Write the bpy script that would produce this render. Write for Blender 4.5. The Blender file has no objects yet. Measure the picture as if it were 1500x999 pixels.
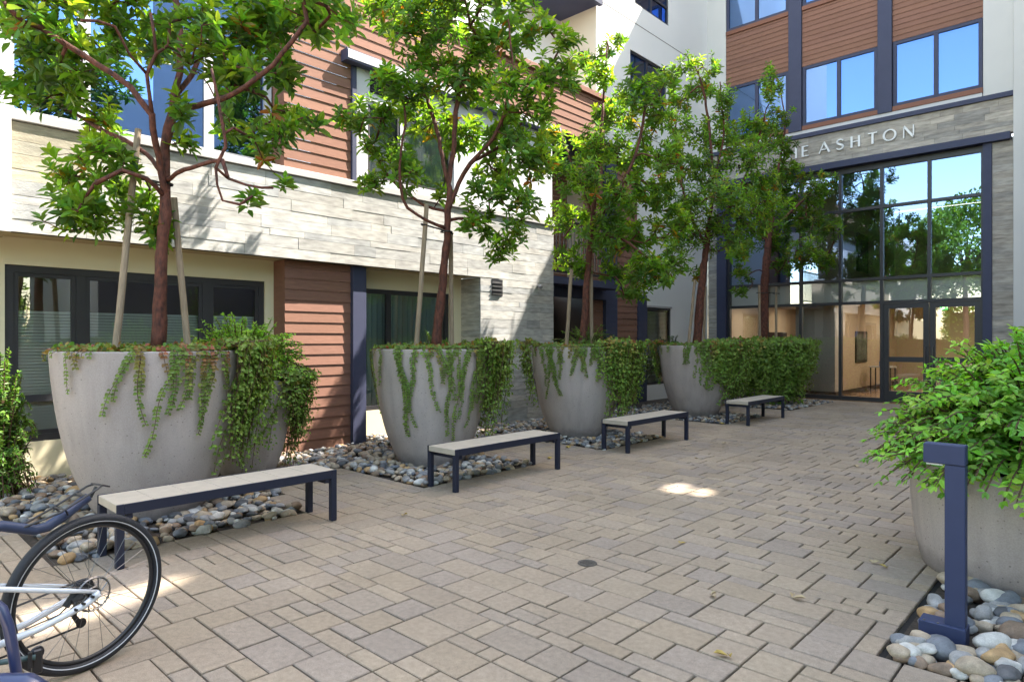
import bpy, bmesh, math, random
import numpy as np
from mathutils import Vector, Matrix, Quaternion
from mathutils.geometry import tessellate_polygon

random.seed(7)
SC = bpy.context.scene
COL = SC.collection
R = random.uniform

# ------------------------------------------------------------------ camera frame (a real camera, 23 mm, level)
FPX, CX, HY, H = 958.0, 750.0, 498.0, 1.5
TH = math.atan2(900, 958)
FW = (-math.sin(TH), math.cos(TH))
RT = (math.cos(TH), math.sin(TH))
def at(px, py, d):                       # a point d metres deep in front of the lens, in world metres
    u = (px - CX) / FPX; v = (HY - py) / FPX
    return Vector((d * (FW[0] + u * RT[0]), d * (FW[1] + u * RT[1]), H + v * d))
def onY(px, Y):                          # x where the pixel column meets a wall at that Y
    u = (px - CX) / FPX
    return Y * (FW[0] + u * RT[0]) / (FW[1] + u * RT[1])

cam = bpy.data.cameras.new('camera')
cam.sensor_width = 36; cam.lens = FPX / 1500 * 36
cam.shift_y = (HY - 499.5) / 1500
cam.clip_start = .05; cam.clip_end = 2000
co = bpy.data.objects.new('camera', cam); COL.objects.link(co)
co.location = (0, 0, H); co.rotation_euler = (math.pi / 2, 0, TH)
SC.camera = co

# ------------------------------------------------------------------ light
SX = .48
SUN = Vector((SX, 1.0, 1.48)).normalized()
ELEV = math.asin(SUN.z); AZ = math.atan2(SUN.x, SUN.y)
w = bpy.data.worlds.new('World'); SC.world = w; w.use_nodes = True
nt = w.node_tree; bg = nt.nodes['Background']
sky = nt.nodes.new('ShaderNodeTexSky'); sky.sky_type = 'NISHITA'; sky.sun_disc = False
sky.sun_elevation = ELEV; sky.sun_rotation = AZ
sky.air_density = 1.0; sky.dust_density = 1.0; sky.ozone_density = 1.0
wm = nt.nodes.new('ShaderNodeMix'); wm.data_type = 'RGBA'; wm.blend_type = 'MULTIPLY'; wm.inputs[0].default_value = 1; wm.inputs[7].default_value = (1.16, 1.0, .80, 1)
nt.links.new(sky.outputs[0], wm.inputs[6]); nt.links.new(wm.outputs[2], bg.inputs[0]); bg.inputs[1].default_value = .15
sl = bpy.data.lights.new('sun', 'SUN'); sl.energy = 3.2; sl.angle = math.radians(.5); sl.color = (1, .94, .85)
so = bpy.data.objects.new('sun', sl); COL.objects.link(so)
so.rotation_euler = SUN.to_track_quat('Z', 'Y').to_euler(); so.location = SUN * 40
vs = SC.view_settings
vs.view_transform = 'Standard'; vs.look = 'None'; vs.gamma = 1; vs.use_curve_mapping = False
vs.exposure = 2.8
cy = SC.cycles
cy.max_bounces = 8; cy.diffuse_bounces = 4; cy.glossy_bounces = 4; cy.transmission_bounces = 4
cy.transparent_max_bounces = 12; cy.sample_clamp_indirect = 6; cy.caustics_reflective = False; cy.caustics_refractive = False
try:
    cy.use_denoising = True; cy.denoiser = 'OPENIMAGEDENOISE'
except Exception: pass

# ------------------------------------------------------------------ materials
def newmat(name):
    m = bpy.data.materials.new(name); m.use_nodes = True
    return m, m.node_tree, m.node_tree.nodes['Principled BSDF']
def setspec(b, v):
    b.inputs['Specular IOR Level'].default_value = v
def mat(name, col, rough=.6, attr=False, noise=0, nscale=20, stretch=(1, 1, 1), bump=0, bscale=120, metal=0, spec=.5,
        speck=0, speck_scale=150, emit=None, estr=0, coord='pos', big=0, bigscale=1.2, coat=0):
    m, t, b = newmat(name)
    b.inputs['Roughness'].default_value = rough; b.inputs['Metallic'].default_value = metal; setspec(b, spec)
    b.inputs['Base Color'].default_value = (*col, 1)
    if coat: b.inputs['Coat Weight'].default_value = coat; b.inputs['Coat Roughness'].default_value = .1
    N = t.nodes.new; L = t.links.new
    if coord == 'pos': src = N('ShaderNodeNewGeometry').outputs['Position']
    else: src = N('ShaderNodeTexCoord').outputs['Object']
    mp = N('ShaderNodeMapping'); L(src, mp.inputs[0]); mp.inputs['Scale'].default_value = stretch
    cur = None
    if attr:
        a = N('ShaderNodeAttribute'); a.attribute_name = 'Col'; cur = a.outputs['Color']
    def mul(val, amt):
        nonlocal cur
        mr = N('ShaderNodeMapRange'); L(val, mr.inputs[0])
        mr.inputs[1].default_value = .3; mr.inputs[2].default_value = .7
        mr.inputs[3].default_value = 1 - amt; mr.inputs[4].default_value = 1 + amt
        mx = N('ShaderNodeMix'); mx.data_type = 'RGBA'; mx.blend_type = 'MULTIPLY'; mx.inputs[0].default_value = 1
        if cur is None: mx.inputs[6].default_value = (*col, 1)
        else: L(cur, mx.inputs[6])
        L(mr.outputs[0], mx.inputs[7]); cur = mx.outputs[2]
    if noise:
        n = N('ShaderNodeTexNoise'); n.inputs['Scale'].default_value = nscale; n.inputs['Detail'].default_value = 6
        L(mp.outputs[0], n.inputs['Vector']); mul(n.outputs[0], noise)
    if big:
        n = N('ShaderNodeTexNoise'); n.inputs['Scale'].default_value = bigscale; n.inputs['Detail'].default_value = 4
        L(src, n.inputs['Vector']); mul(n.outputs[0], big)
    if speck:
        n = N('ShaderNodeTexNoise'); n.inputs['Scale'].default_value = speck_scale; n.inputs['Detail'].default_value = 2
        L(src, n.inputs['Vector']); mul(n.outputs[0], speck)
    if cur is not None: L(cur, b.inputs['Base Color'])
    if bump:
        n = N('ShaderNodeTexNoise'); n.inputs['Scale'].default_value = bscale; n.inputs['Detail'].default_value = 4
        L(mp.outputs[0], n.inputs['Vector'])
        bp = N('ShaderNodeBump'); bp.inputs['Strength'].default_value = bump; bp.inputs['Distance'].default_value = .01
        L(n.outputs[0], bp.inputs['Height']); L(bp.outputs[0], b.inputs['Normal'])
    if emit:
        b.inputs['Emission Color'].default_value = (*emit, 1); b.inputs['Emission Strength'].default_value = estr
    return m
def weather(m, pits=.5, base=None):
    t = m.node_tree; b = t.nodes['Principled BSDF']; N = t.nodes.new; L = t.links.new
    src = b.inputs['Base Color'].links[0].from_socket; g = N('ShaderNodeNewGeometry')
    def mulc(cur, val):
        mx = N('ShaderNodeMix'); mx.data_type = 'RGBA'; mx.blend_type = 'MULTIPLY'; mx.inputs[0].default_value = 1; L(cur, mx.inputs[6]); L(val, mx.inputs[7]); return mx.outputs[2]
    n = N('ShaderNodeTexVoronoi'); n.inputs['Scale'].default_value = 26; L(g.outputs['Position'], n.inputs['Vector'])
    n2 = N('ShaderNodeTexNoise'); n2.inputs['Scale'].default_value = 9; L(g.outputs['Position'], n2.inputs['Vector'])
    th = N('ShaderNodeMath'); th.operation = 'MULTIPLY'; th.inputs[1].default_value = .22; L(n2.outputs[0], th.inputs[0])
    d = N('ShaderNodeMath'); d.operation = 'SUBTRACT'; L(n.outputs['Distance'], d.inputs[0]); L(th.outputs[0], d.inputs[1])
    mr = N('ShaderNodeMapRange'); L(d.outputs[0], mr.inputs[0]); mr.inputs[1].default_value = 0; mr.inputs[2].default_value = .03; mr.inputs[3].default_value = 1 - pits * .55; mr.inputs[4].default_value = 1
    cur = mulc(src, mr.outputs[0])
    mp = N('ShaderNodeMapping'); L(g.outputs['Position'], mp.inputs[0]); mp.inputs['Scale'].default_value = (9, 9, .5)
    n3 = N('ShaderNodeTexNoise'); n3.inputs['Scale'].default_value = 1.0; n3.inputs['Detail'].default_value = 5; L(mp.outputs[0], n3.inputs['Vector'])
    mr = N('ShaderNodeMapRange'); L(n3.outputs[0], mr.inputs[0]); mr.inputs[1].default_value = .50; mr.inputs[2].default_value = .72; mr.inputs[3].default_value = 1; mr.inputs[4].default_value = .88
    cur = mulc(cur, mr.outputs[0])
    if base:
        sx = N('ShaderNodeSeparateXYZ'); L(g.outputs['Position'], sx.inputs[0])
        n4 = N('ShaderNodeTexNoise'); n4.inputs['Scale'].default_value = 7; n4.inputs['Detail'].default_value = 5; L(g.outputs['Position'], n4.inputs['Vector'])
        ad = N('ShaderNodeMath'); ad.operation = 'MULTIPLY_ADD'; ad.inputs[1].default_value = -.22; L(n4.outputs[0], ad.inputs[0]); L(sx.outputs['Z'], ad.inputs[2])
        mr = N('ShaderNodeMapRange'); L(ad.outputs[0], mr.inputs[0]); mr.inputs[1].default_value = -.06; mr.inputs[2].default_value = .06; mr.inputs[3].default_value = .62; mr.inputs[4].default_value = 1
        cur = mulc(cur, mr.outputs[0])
    L(cur, b.inputs['Base Color'])
def leafmat(name, trans, rough=.4, tcol=(1.5, 1.7, .55), spec=.5):
    m, t, b = newmat(name); N = t.nodes.new; L = t.links.new
    a = N('ShaderNodeAttribute'); a.attribute_name = 'Col'
    L(a.outputs['Color'], b.inputs['Base Color']); b.inputs['Roughness'].default_value = rough; setspec(b, spec)
    tr = N('ShaderNodeBsdfTranslucent')
    mx = N('ShaderNodeMix'); mx.data_type = 'RGBA'; mx.blend_type = 'MULTIPLY'; mx.inputs[0].default_value = 1
    L(a.outputs['Color'], mx.inputs[6]); mx.inputs[7].default_value = (*tcol, 1)
    L(mx.outputs[2], tr.inputs['Color'])
    ms = N('ShaderNodeMixShader'); ms.inputs[0].default_value = trans
    L(b.outputs[0], ms.inputs[1]); L(tr.outputs[0], ms.inputs[2])
    L(ms.outputs[0], t.nodes['Material Output'].inputs['Surface'])
    return m
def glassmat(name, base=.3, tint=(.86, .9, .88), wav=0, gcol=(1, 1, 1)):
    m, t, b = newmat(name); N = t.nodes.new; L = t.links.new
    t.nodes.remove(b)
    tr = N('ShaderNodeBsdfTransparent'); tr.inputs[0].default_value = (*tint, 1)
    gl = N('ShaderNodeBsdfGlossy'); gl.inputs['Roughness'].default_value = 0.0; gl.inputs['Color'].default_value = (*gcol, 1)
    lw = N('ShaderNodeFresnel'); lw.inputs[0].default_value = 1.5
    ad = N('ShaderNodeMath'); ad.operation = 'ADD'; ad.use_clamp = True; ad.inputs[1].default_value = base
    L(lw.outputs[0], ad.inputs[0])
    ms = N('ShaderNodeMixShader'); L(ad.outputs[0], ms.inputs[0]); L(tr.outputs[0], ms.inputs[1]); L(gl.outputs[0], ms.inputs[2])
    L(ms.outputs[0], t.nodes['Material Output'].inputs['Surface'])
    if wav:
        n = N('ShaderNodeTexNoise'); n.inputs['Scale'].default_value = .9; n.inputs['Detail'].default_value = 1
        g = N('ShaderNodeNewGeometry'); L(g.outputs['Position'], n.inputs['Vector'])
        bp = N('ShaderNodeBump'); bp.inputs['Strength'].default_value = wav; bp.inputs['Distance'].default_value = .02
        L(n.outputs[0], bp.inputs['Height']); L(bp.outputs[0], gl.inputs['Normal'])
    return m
M = {}
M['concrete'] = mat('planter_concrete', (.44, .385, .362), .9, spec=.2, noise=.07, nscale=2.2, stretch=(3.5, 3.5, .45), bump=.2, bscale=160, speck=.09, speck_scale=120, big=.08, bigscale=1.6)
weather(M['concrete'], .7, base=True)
M['paver'] = mat('paver', (1, 1, 1), .9, attr=True, spec=.2, noise=.12, nscale=30, speck=.22, speck_scale=260, bump=.35, bscale=220, big=.13, bigscale=1.1)
M['joint'] = mat('joint_sand', (.014, .013, .012), .95, noise=.3, nscale=60)
M['ground'] = mat('ground', (.20, .19, .17), .9, noise=.2, nscale=3)
M['soil'] = mat('soil', (.05, .038, .028), .95, noise=.4, nscale=40, bump=.5)
M['plank'] = mat('stone_plank', (1, 1, 1), .9, attr=True, spec=.2, noise=.24, nscale=5, stretch=(1.0, 1.0, 4.5), bump=.4, bscale=30, big=.10, bigscale=2.5)
M['plank_x'] = M['plank']
M['siding'] = mat('brown_siding', (.235, .122, .086), .8, spec=.15, attr=True, big=.05, noise=.07, nscale=8, stretch=(1, 1, 5))
M['siding_sill'] = mat('brown_sill', (.20, .075, .04), .6)
M['stucco'] = mat('white_stucco', (.74, .725, .70), .9, bump=.2, bscale=180, big=.03, bigscale=.7)
M['greystucco'] = mat('pale_grey_stucco', (.60, .58, .55), .9, bump=.2, bscale=180, big=.03)
M['cream'] = mat('cream_stucco', (.74, .66, .45), .85, bump=.15, bscale=150)
M['bounce_beige'] = mat('bounce_lit_stucco', (.66, .57, .45), .9, bump=.15, bscale=150)  # warm tint puts bounced light into the tower's side wall colour
M['slate'] = mat('slate_paint', (.050, .055, .098), .6, spec=.3, noise=.05, nscale=6)
M['darkframe'] = mat('dark_frame', (.032, .030, .033), .45)
M['lightframe'] = mat('aluminium_frame', (.50, .49, .50), .45, metal=0)
M['whitepanel'] = mat('white_panel', (.56, .55, .56), .7)
M['cap'] = mat('cap_flashing', (.42, .40, .39), .5)
M['soffit'] = mat('soffit', (.42, .33, .19), .8)
M['glass'] = glassmat('window_glass', .11, tint=(.93, .96, .94), wav=.02)
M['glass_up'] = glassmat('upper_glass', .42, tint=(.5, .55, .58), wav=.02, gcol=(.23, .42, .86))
M['glass_lobby'] = glassmat('lobby_glass', .20, tint=(.9, .9, .88), wav=.03)
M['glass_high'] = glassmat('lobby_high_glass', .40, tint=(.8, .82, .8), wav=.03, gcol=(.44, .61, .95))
M['frost'] = mat('frosted_strip', (.74, .78, .77), .35)
M['blind'] = mat('blind_slats', (.80, .84, .78), .7)
M['curtain'] = mat('sheer_curtain', (.30, .42, .36), .9)
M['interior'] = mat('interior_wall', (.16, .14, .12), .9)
M['black'] = mat('black_metal', (.012, .012, .014), .45)
M['wood'] = mat('stake_wood', (.30, .225, .15), .85, noise=.22, nscale=10, stretch=(6, 6, .6), bump=.4, bscale=40)
M['bark'] = mat('red_bark', (.105, .032, .018), .75, noise=.65, nscale=22, stretch=(1.5, 1.5, .7), bump=.9, bscale=60)
M['bark_dark'] = mat('dark_bark', (.06, .035, .025), .8, noise=.4, nscale=22, bump=.8, bscale=60)
M['leaf'] = leafmat('tree_leaf', .50, .36, tcol=(1.75, 1.65, .5))
M['ivyleaf'] = leafmat('ivy_leaf', .30, .5, tcol=(1.3, 1.3, .6))
M['shrubleaf'] = leafmat('shrub_leaf', .40, .42, tcol=(1.3, 1.5, .5))
M['stem'] = mat('vine_stem', (.10, .055, .03), .8)
M['benchtop'] = mat('bench_tile', (.49, .425, .345), .75, spec=.2, noise=.06, nscale=14, speck=.06)
M['benchframe'] = mat('bench_frame', (.018, .022, .042), .5, spec=.35)
M['bollard'] = mat('bollard_paint', (.042, .054, .118), .5, spec=.3, noise=.04, nscale=10)
M['rubber'] = mat('tyre_rubber', (.018, .020, .026), .6, bump=.2, bscale=100)
M['reflectline'] = mat('tyre_reflector', (.60, .62, .66), .4)
M['whitepaint'] = mat('white_bike_paint', (.70, .74, .80), .25, coat=.5)
M['steel'] = mat('spoke_steel', (.22, .21, .20), .35, metal=.8)
M['darkmetal'] = mat('dark_bike_metal', (.02, .02, .023), .4)
M['navytube'] = mat('navy_coating', (.035, .045, .115), .28, coat=.6)
M['navymatt'] = mat('navy_beam', (.030, .045, .10), .5)
M['teal'] = mat('teal_bar', (.055, .10, .11), .5)
M['lobbyfloor'] = mat('lobby_floor', (.34, .20, .10), .25, noise=.15, nscale=5)
M['ochre'] = mat('ochre_wall', (.52, .42, .30), .8)
M['lobbywhite'] = mat('lobby_white', (.55, .53, .50), .8)
M['lobbydark'] = mat('lobby_dark', (.05, .035, .028), .5)
M['lamp'] = mat('lamp_panel', (.9, .85, .7), .5, emit=(1, .86, .66), estr=6)
M['exit'] = mat('exit_green', (.02, .3, .08), .5, emit=(.05, .8, .2), estr=.8)
M['letter'] = mat('letter_metal', (.80, .79, .77), .5)
M['picture'] = mat('picture_art', (.10, .12, .10), .5, noise=.5, nscale=4)
M['iron'] = mat('cast_iron', (.085, .072, .06), .7, noise=.3, nscale=60)
M['yellowleaf'] = mat('fallen_leaf', (.46, .33, .08), .7, noise=.2, nscale=40)
M['brownleaf'] = mat('fallen_leaf_pale', (.44, .34, .20), .7, noise=.2, nscale=40)
M['camera_grey'] = mat('wall_camera', (.25, .25, .27), .4)
M['blueitem'] = mat('blue_card', (.03, .12, .45), .5)
M['pinkitem'] = mat('pink_card', (.55, .25, .30), .5)

# ------------------------------------------------------------------ mesh builder
class MB:
    def __init__(s): s.v = []; s.f = []; s.c = []
    def face(s, pts, col=None):
        n = len(s.v); s.v.extend([tuple(p) for p in pts]); s.f.append(tuple(range(n, n + len(pts)))); s.c.append(col)
    def mesh(s, vs, fs, col=None):
        n = len(s.v); s.v.extend([tuple(p) for p in vs])
        for f in fs: s.f.append(tuple(i + n for i in f)); s.c.append(col)
    def box(s, x0, x1, y0, y1, z0, z1, col=None, bev=0):
        if x0 > x1: x0, x1 = x1, x0
        if y0 > y1: y0, y1 = y1, y0
        if z0 > z1: z0, z1 = z1, z0
        if bev:
            b = min(bev, (x1 - x0) / 3, (y1 - y0) / 3, (z1 - z0) / 3)
            bm = bmesh.new(); bmesh.ops.create_cube(bm, size=1)
            for v in bm.verts: v.co = Vector(((x0 + x1) / 2 + v.co.x * (x1 - x0), (y0 + y1) / 2 + v.co.y * (y1 - y0), (z0 + z1) / 2 + v.co.z * (z1 - z0)))
            bmesh.ops.bevel(bm, geom=bm.edges[:], offset=b, segments=1, affect='EDGES')
            bm.verts.index_update()
            s.mesh([v.co[:] for v in bm.verts], [[v.index for v in f.verts] for f in bm.faces], col); bm.free(); return
        V = [(x0, y0, z0), (x1, y0, z0), (x1, y1, z0), (x0, y1, z0), (x0, y0, z1), (x1, y0, z1), (x1, y1, z1), (x0, y1, z1)]
        s.mesh(V, [(0, 3, 2, 1), (4, 5, 6, 7), (0, 1, 5, 4), (1, 2, 6, 5), (2, 3, 7, 6), (3, 0, 4, 7)], col)
    def tube(s, pts, rad, n=8, col=None, cap=True):
        pts = [Vector(p) for p in pts]
        if not hasattr(rad, '__len__'): rad = [rad] * len(pts)
        base = len(s.v); up = None
        for i, p in enumerate(pts):
            d = (pts[min(i + 1, len(pts) - 1)] - pts[max(i - 1, 0)])
            d = d.normalized() if d.length > 1e-9 else Vector((0, 0, 1))
            if up is None:
                up = Vector((0, 0, 1)) if abs(d.z) < .9 else Vector((1, 0, 0))
            a = d.cross(up); a = a.normalized() if a.length > 1e-6 else d.orthogonal().normalized(); b = a.cross(d); up = b
            for k in range(n):
                t = 2 * math.pi * k / n; q = p + (a * math.cos(t) + b * math.sin(t)) * rad[i]; s.v.append(q[:])
        for i in range(len(pts) - 1):
            for k in range(n):
                k2 = (k + 1) % n
                s.f.append((base + i * n + k, base + i * n + k2, base + (i + 1) * n + k2, base + (i + 1) * n + k)); s.c.append(col)
        if cap:
            s.f.append(tuple(base + k for k in range(n))[::-1]); s.c.append(col)
            e = base + (len(pts) - 1) * n; s.f.append(tuple(e + k for k in range(n))); s.c.append(col)
    def lathe(s, prof, c, n=48, col=None):
        base = len(s.v); m = len(prof)
        for k in range(n):
            t = 2 * math.pi * k / n
            for r, z in prof: s.v.append((c[0] + r * math.cos(t), c[1] + r * math.sin(t), c[2] + z))
        for k in range(n):
            k2 = (k + 1) % n
            for j in range(m - 1):
                s.f.append((base + k * m + j, base + k2 * m + j, base + k2 * m + j + 1, base + k * m + j + 1)); s.c.append(col)
    def ring(s, c, ax, R0, r, n=64, k=10, col=None):       # torus
        c = Vector(c); ax = Vector(ax).normalized(); a = ax.orthogonal().normalized(); b = ax.cross(a)
        base = len(s.v)
        for i in range(n):
            t = 2 * math.pi * i / n; d = a * math.cos(t) + b * math.sin(t)
            for j in range(k):
                q = 2 * math.pi * j / k; s.v.append((c + d * (R0 + r * math.cos(q)) + ax * (r * math.sin(q)))[:])
        for i in range(n):
            for j in range(k):
                i2 = (i + 1) % n; j2 = (j + 1) % k
                s.f.append((base + i * k + j, base + i2 * k + j, base + i2 * k + j2, base + i * k + j2)); s.c.append(col)
    def build(s, name, m, parent=None, smooth=False, origin=None):
        o3 = Vector(origin) if origin is not None else (Vector(parent['_o']) if parent is not None and '_o' in parent else Vector((0, 0, 0)))
        me = bpy.data.meshes.new(name)
        me.from_pydata([(x - o3.x, y - o3.y, z - o3.z) for x, y, z in s.v], [], s.f)
        if any(c is not None for c in s.c):
            at_ = me.color_attributes.new('Col', 'FLOAT_COLOR', 'CORNER')
            arr = np.ones((len(me.loops), 4), dtype=np.float32); i = 0
            for f, c in zip(s.f, s.c):
                n = len(f)
                if c is not None: arr[i:i + n, :3] = c
                i += n
            at_.data.foreach_set('color', arr.ravel())
        me.materials.append(m)
        if smooth: me.polygons.foreach_set('use_smooth', [True] * len(me.polygons))
        me.update()
        o = bpy.data.objects.new(name, me); COL.objects.link(o)
        if parent is None: o.location = o3
        else:
            o.parent = parent
            if '_o' in parent: o['_o'] = list(o3)
            if parent.get('_top') is None or parent.type == 'MESH': pass
        o['_o'] = [o3.x, o3.y, o3.z]
        return o
def tag(o, label=None, cat=None, group=None, kind=None):
    if label: o['label'] = label
    if cat: o['category'] = cat
    if group: o['group'] = group
    if kind: o['kind'] = kind
    return o
def thing(name, loc, label, cat, group=None):
    o = bpy.data.objects.new(name, None); COL.objects.link(o); o.location = loc; o.empty_display_size = .2
    o['_o'] = list(loc)
    return tag(o, label, cat, group)
def copy_tree(o, parent=None, delta=None):
    c = o.copy(); COL.objects.link(c); c.parent = parent
    for ch in list(o.children): copy_tree(ch, c)
    return c
def lerp(a, b, t): return a + (b - a) * t
def lerp3(a, b, t): return tuple(a[i] + (b[i] - a[i]) * t for i in range(3))
def jit(c, a):
    k = 1 + R(-a, a); return tuple(max(0, x * k * (1 + R(-a * .3, a * .3))) for x in c)

# ------------------------------------------------------------------ planters list (x, y, rim radius, height)
POTS = [(-6.27, 2.03, .75, 1.40), (-6.27, 5.22, .715, 1.385), (-6.30, 8.22, .73, 1.385), (-6.28, 12.07, .73, 1.385), (-6.28, 15.35, .73, 1.385)]
PROF = [(0, .55), (.07, .615), (.15, .685), (.25, .762), (.35, .82), (.45, .867), (.57, .912), (.7, .948), (.85, .980), (1.0, 1.0)]
def prof_r(t):
    for (a, ra), (b, rb) in zip(PROF, PROF[1:]):
        if t <= b: return lerp(ra, rb, (t - a) / (b - a))
    return PROF[-1][1]

# ------------------------------------------------------------------ ground, pebble beds and pavers
BED_SOIL_Z = -.035
def in_left_bed(x, y):
    if y < 1.1: return x < -7.0 if y > -2 else False
    if y > 17.3: return False
    if x < -6.75: return True
    for (lo, hi) in ((1.12, 2.92), (4.24, 5.92), (7.32, 8.95), (11.05, 12.75), (14.2, 16.9)):
        if lo <= y <= hi:
            return x < -5.17
    if 2.92 < y < 4.3 and x < -5.95 and y < 3.15: return True
    return False
def in_right_bed(x, y): return x > -.82 and 3.45 < y < 17.0
mb = MB(); mb.face([(-400, -400, -.06), (400, -400, -.06), (400, 400, -.06), (-400, 400, -.06)])
tag(mb.build('ground', M['ground']), kind='structure')
mb = MB(); mb.face([(-9, -6, -.022), (1.6, -6, -.022), (1.6, 17.5, -.022), (-9, 17.5, -.022)])
tag(mb.build('paving_bed', M['joint']), kind='structure')
U = .1085
X0, Y0 = -7.7, -5.0
NX, NY = int(9.3 / U), int((17.42 - Y0) / U)
occ = np.zeros((NX, NY), bool)
for i in range(NX):
    for j in range(NY):
        x, y = X0 + (i + .5) * U, Y0 + (j + .5) * U
        if in_left_bed(x, y) or in_right_bed(x, y) or (y > 17.3): occ[i, j] = True
mb = MB()
prng = random.Random(3)
sizes = [(3, 2, 34), (2, 3, 9), (2, 2, 24), (2, 1, 17), (3, 1, 7), (1, 2, 8)]
pal = [(.328, .260, .192), (.318, .253, .190), (.304, .246, .192), (.322, .254, .184), (.296, .241, .194), (.334, .266, .195)]
gx, gy = .0060, .0048; bv = .004
for i in range(NX):
    for j in range(NY):
        if occ[i, j]: continue
        opts = []
        for (a, b, wt) in sizes:
            if i + a <= NX and j + b <= NY and not occ[i:i + a, j:j + b].any():
                if (a, b) in ((2, 1), (1, 2), (3, 1), (1, 3)) and prng.random() < .3: continue
                opts.append((a, b, wt))
        if not opts: a, b = 1, 1
        else:
            tot = sum(o[2] for o in opts); k = prng.uniform(0, tot)
            for a, b, wt in opts:
                k -= wt
                if k <= 0: break
        occ[i:i + a, j:j + b] = True
        x0, x1 = X0 + i * U + gx * prng.uniform(.7, 1.2), X0 + (i + a) * U - gx * prng.uniform(.7, 1.2); y0, y1 = Y0 + j * U + gy * prng.uniform(.7, 1.2), Y0 + (j + b) * U - gy * prng.uniform(.7, 1.2)
        z = prng.uniform(-.0018, .0018); c = prng.choice(pal); k = prng.uniform(1.0, 1.12); c = tuple(q * k for q in c)
        tx, ty = prng.uniform(-.0012, .0012), prng.uniform(-.0012, .0012)
        V = [(x0, y0, -.03), (x1, y0, -.03), (x1, y1, -.03), (x0, y1, -.03), (x0, y0, z - bv), (x1, y0, z - bv), (x1, y1, z - bv), (x0, y1, z - bv),
             (x0 + bv, y0 + bv, z - tx - ty), (x1 - bv, y0 + bv, z + tx - ty), (x1 - bv, y1 - bv, z + tx + ty), (x0 + bv, y1 - bv, z - tx + ty)]
        mb.mesh(V, [(0, 1, 5, 4), (1, 2, 6, 5), (2, 3, 7, 6), (3, 0, 4, 7), (4, 5, 9, 8), (5, 6, 10, 9), (6, 7, 11, 10), (7, 4, 8, 11), (8, 9, 10, 11)], c)
tag(mb.build('pavement', M['paver']), kind='structure')
mb = MB(); mb.face([(-8.9, -5, -.018), (-5.18, -5, -.018), (-5.18, 17.4, -.018), (-8.9, 17.4, -.018)]); mb.face([(-.84, 3.4, -.018), (1.4, 3.4, -.018), (1.4, 17.2, -.018), (-.84, 17.2, -.018)])
tag(mb.build('bed_soil', M['soil']), kind='structure')

# ------------------------------------------------------------------ river stones
STONES = {'grey': (.30, .29, .28), 'blue grey': (.175, .185, .205), 'tan': (.40, .32, .23), 'brown': (.23, .16, .11), 'pale': (.52, .50, .46),
          'ochre': (.42, .27, .13), 'dark': (.10, .10, .105)}
SW = [('grey', 28), ('blue grey', 17), ('tan', 28), ('brown', 15), ('pale', 11), ('ochre', 6), ('dark', 9)]
def ico(sub):
    bm = bmesh.new(); bmesh.ops.create_icosphere(bm, subdivisions=sub, radius=1); bm.verts.index_update()
    r = ([v.co.copy() for v in bm.verts], [[v.index for v in f.verts] for f in bm.faces]); bm.free(); return r
ICO1, ICO2, ICO3 = ico(1), ico(2), ico(3)
from mathutils import noise as mnoise
def stone_shape(base, seed, e):
    vs = []
    for v in base[0]:
        n = mnoise.noise(v * 1.1 + Vector((seed * 3.1, seed * 1.7, 0)))
        p = v * (1 + .28 * n); q = Vector((abs(p.x) ** e * (1 if p.x > 0 else -1), abs(p.y) ** e * (1 if p.y > 0 else -1), abs(p.z) ** e * (1 if p.z > 0 else -1)))
        vs.append(q)
    return vs
SH3 = [stone_shape(ICO3, k, R(.85, 1.05)) for k in range(7)]
SH2 = [stone_shape(ICO2, k + 20, R(.85, 1.05)) for k in range(7)]
SH1 = [stone_shape(ICO1, k + 40, 1) for k in range(5)]
for k, c in STONES.items():
    M['stone ' + k] = mat('river_stone_' + k.replace(' ', '_'), c, .7, noise=.30, nscale=16, speck=.12, speck_scale=180, bump=.15, bscale=60)
M['pebbles'] = mat('pebble_mix', (1, 1, 1), .7, attr=True, noise=.22, nscale=16, speck=.1, speck_scale=180)
cand = []
def bed_name(x, y):
    if x > -1: return 'right'
    for i, p in enumerate(POTS):
        if abs(y - p[1]) < 1.3: return i
    return 'wall'
def blocked(x, y, r):
    for (px, py, pr, ph) in POTS + [(-.36, 5.42, .75, .7), (-7.0, 3.24, .46, 1.06)]:
        if math.hypot(x - px, y - py) < pr * (.87 if ph < .8 else .56) - .01: return True
    if -.84 < x < -.54 and 3.78 < y < 4.0: return True
    return False
srng = random.Random(11)
def scatter(x0, x1, y0, y1, dens, test, zlo, zhi, s0, s1):
    for _ in range(int((x1 - x0) * (y1 - y0) * dens)):
        x, y = srng.uniform(x0, x1), srng.uniform(y0, y1)
        s = srng.uniform(s0, s1)
        if not (test(x, y) and test(x + s * .45, y) and test(x - s * .45, y) and test(x, y + s * .45) and test(x, y - s * .45)): continue
        if blocked(x, y, s): continue
        if x < -7.98 and not (x > -8.45 and (y < 4.1 or 5.6 < y < 7.6)): continue
        cand.append((x, y, srng.uniform(zlo, zhi), s))
scatter(-8.5, -5.1, -1.5, 9.7, 170, in_left_bed, 0.0, .02, .030, .055)
scatter(-8.5, -5.1, -1.5, 9.7, 75, in_left_bed, .025, .045, .035, .062)
scatter(-8.7, -5.1, 9.7, 17.3, 120, in_left_bed, 0.0, .03, .035, .06)
scatter(-.9, 1.3, 3.4, 7.0, 130, in_right_bed, 0.0, .015, .035, .055)
scatter(-.9, .5, 3.4, 5.2, 130, in_right_bed, .015, .045, .04, .078)
scatter(-.9, 1.3, 7.0, 17, 50, in_right_bed, 0.0, .02, .04, .07)
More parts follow.
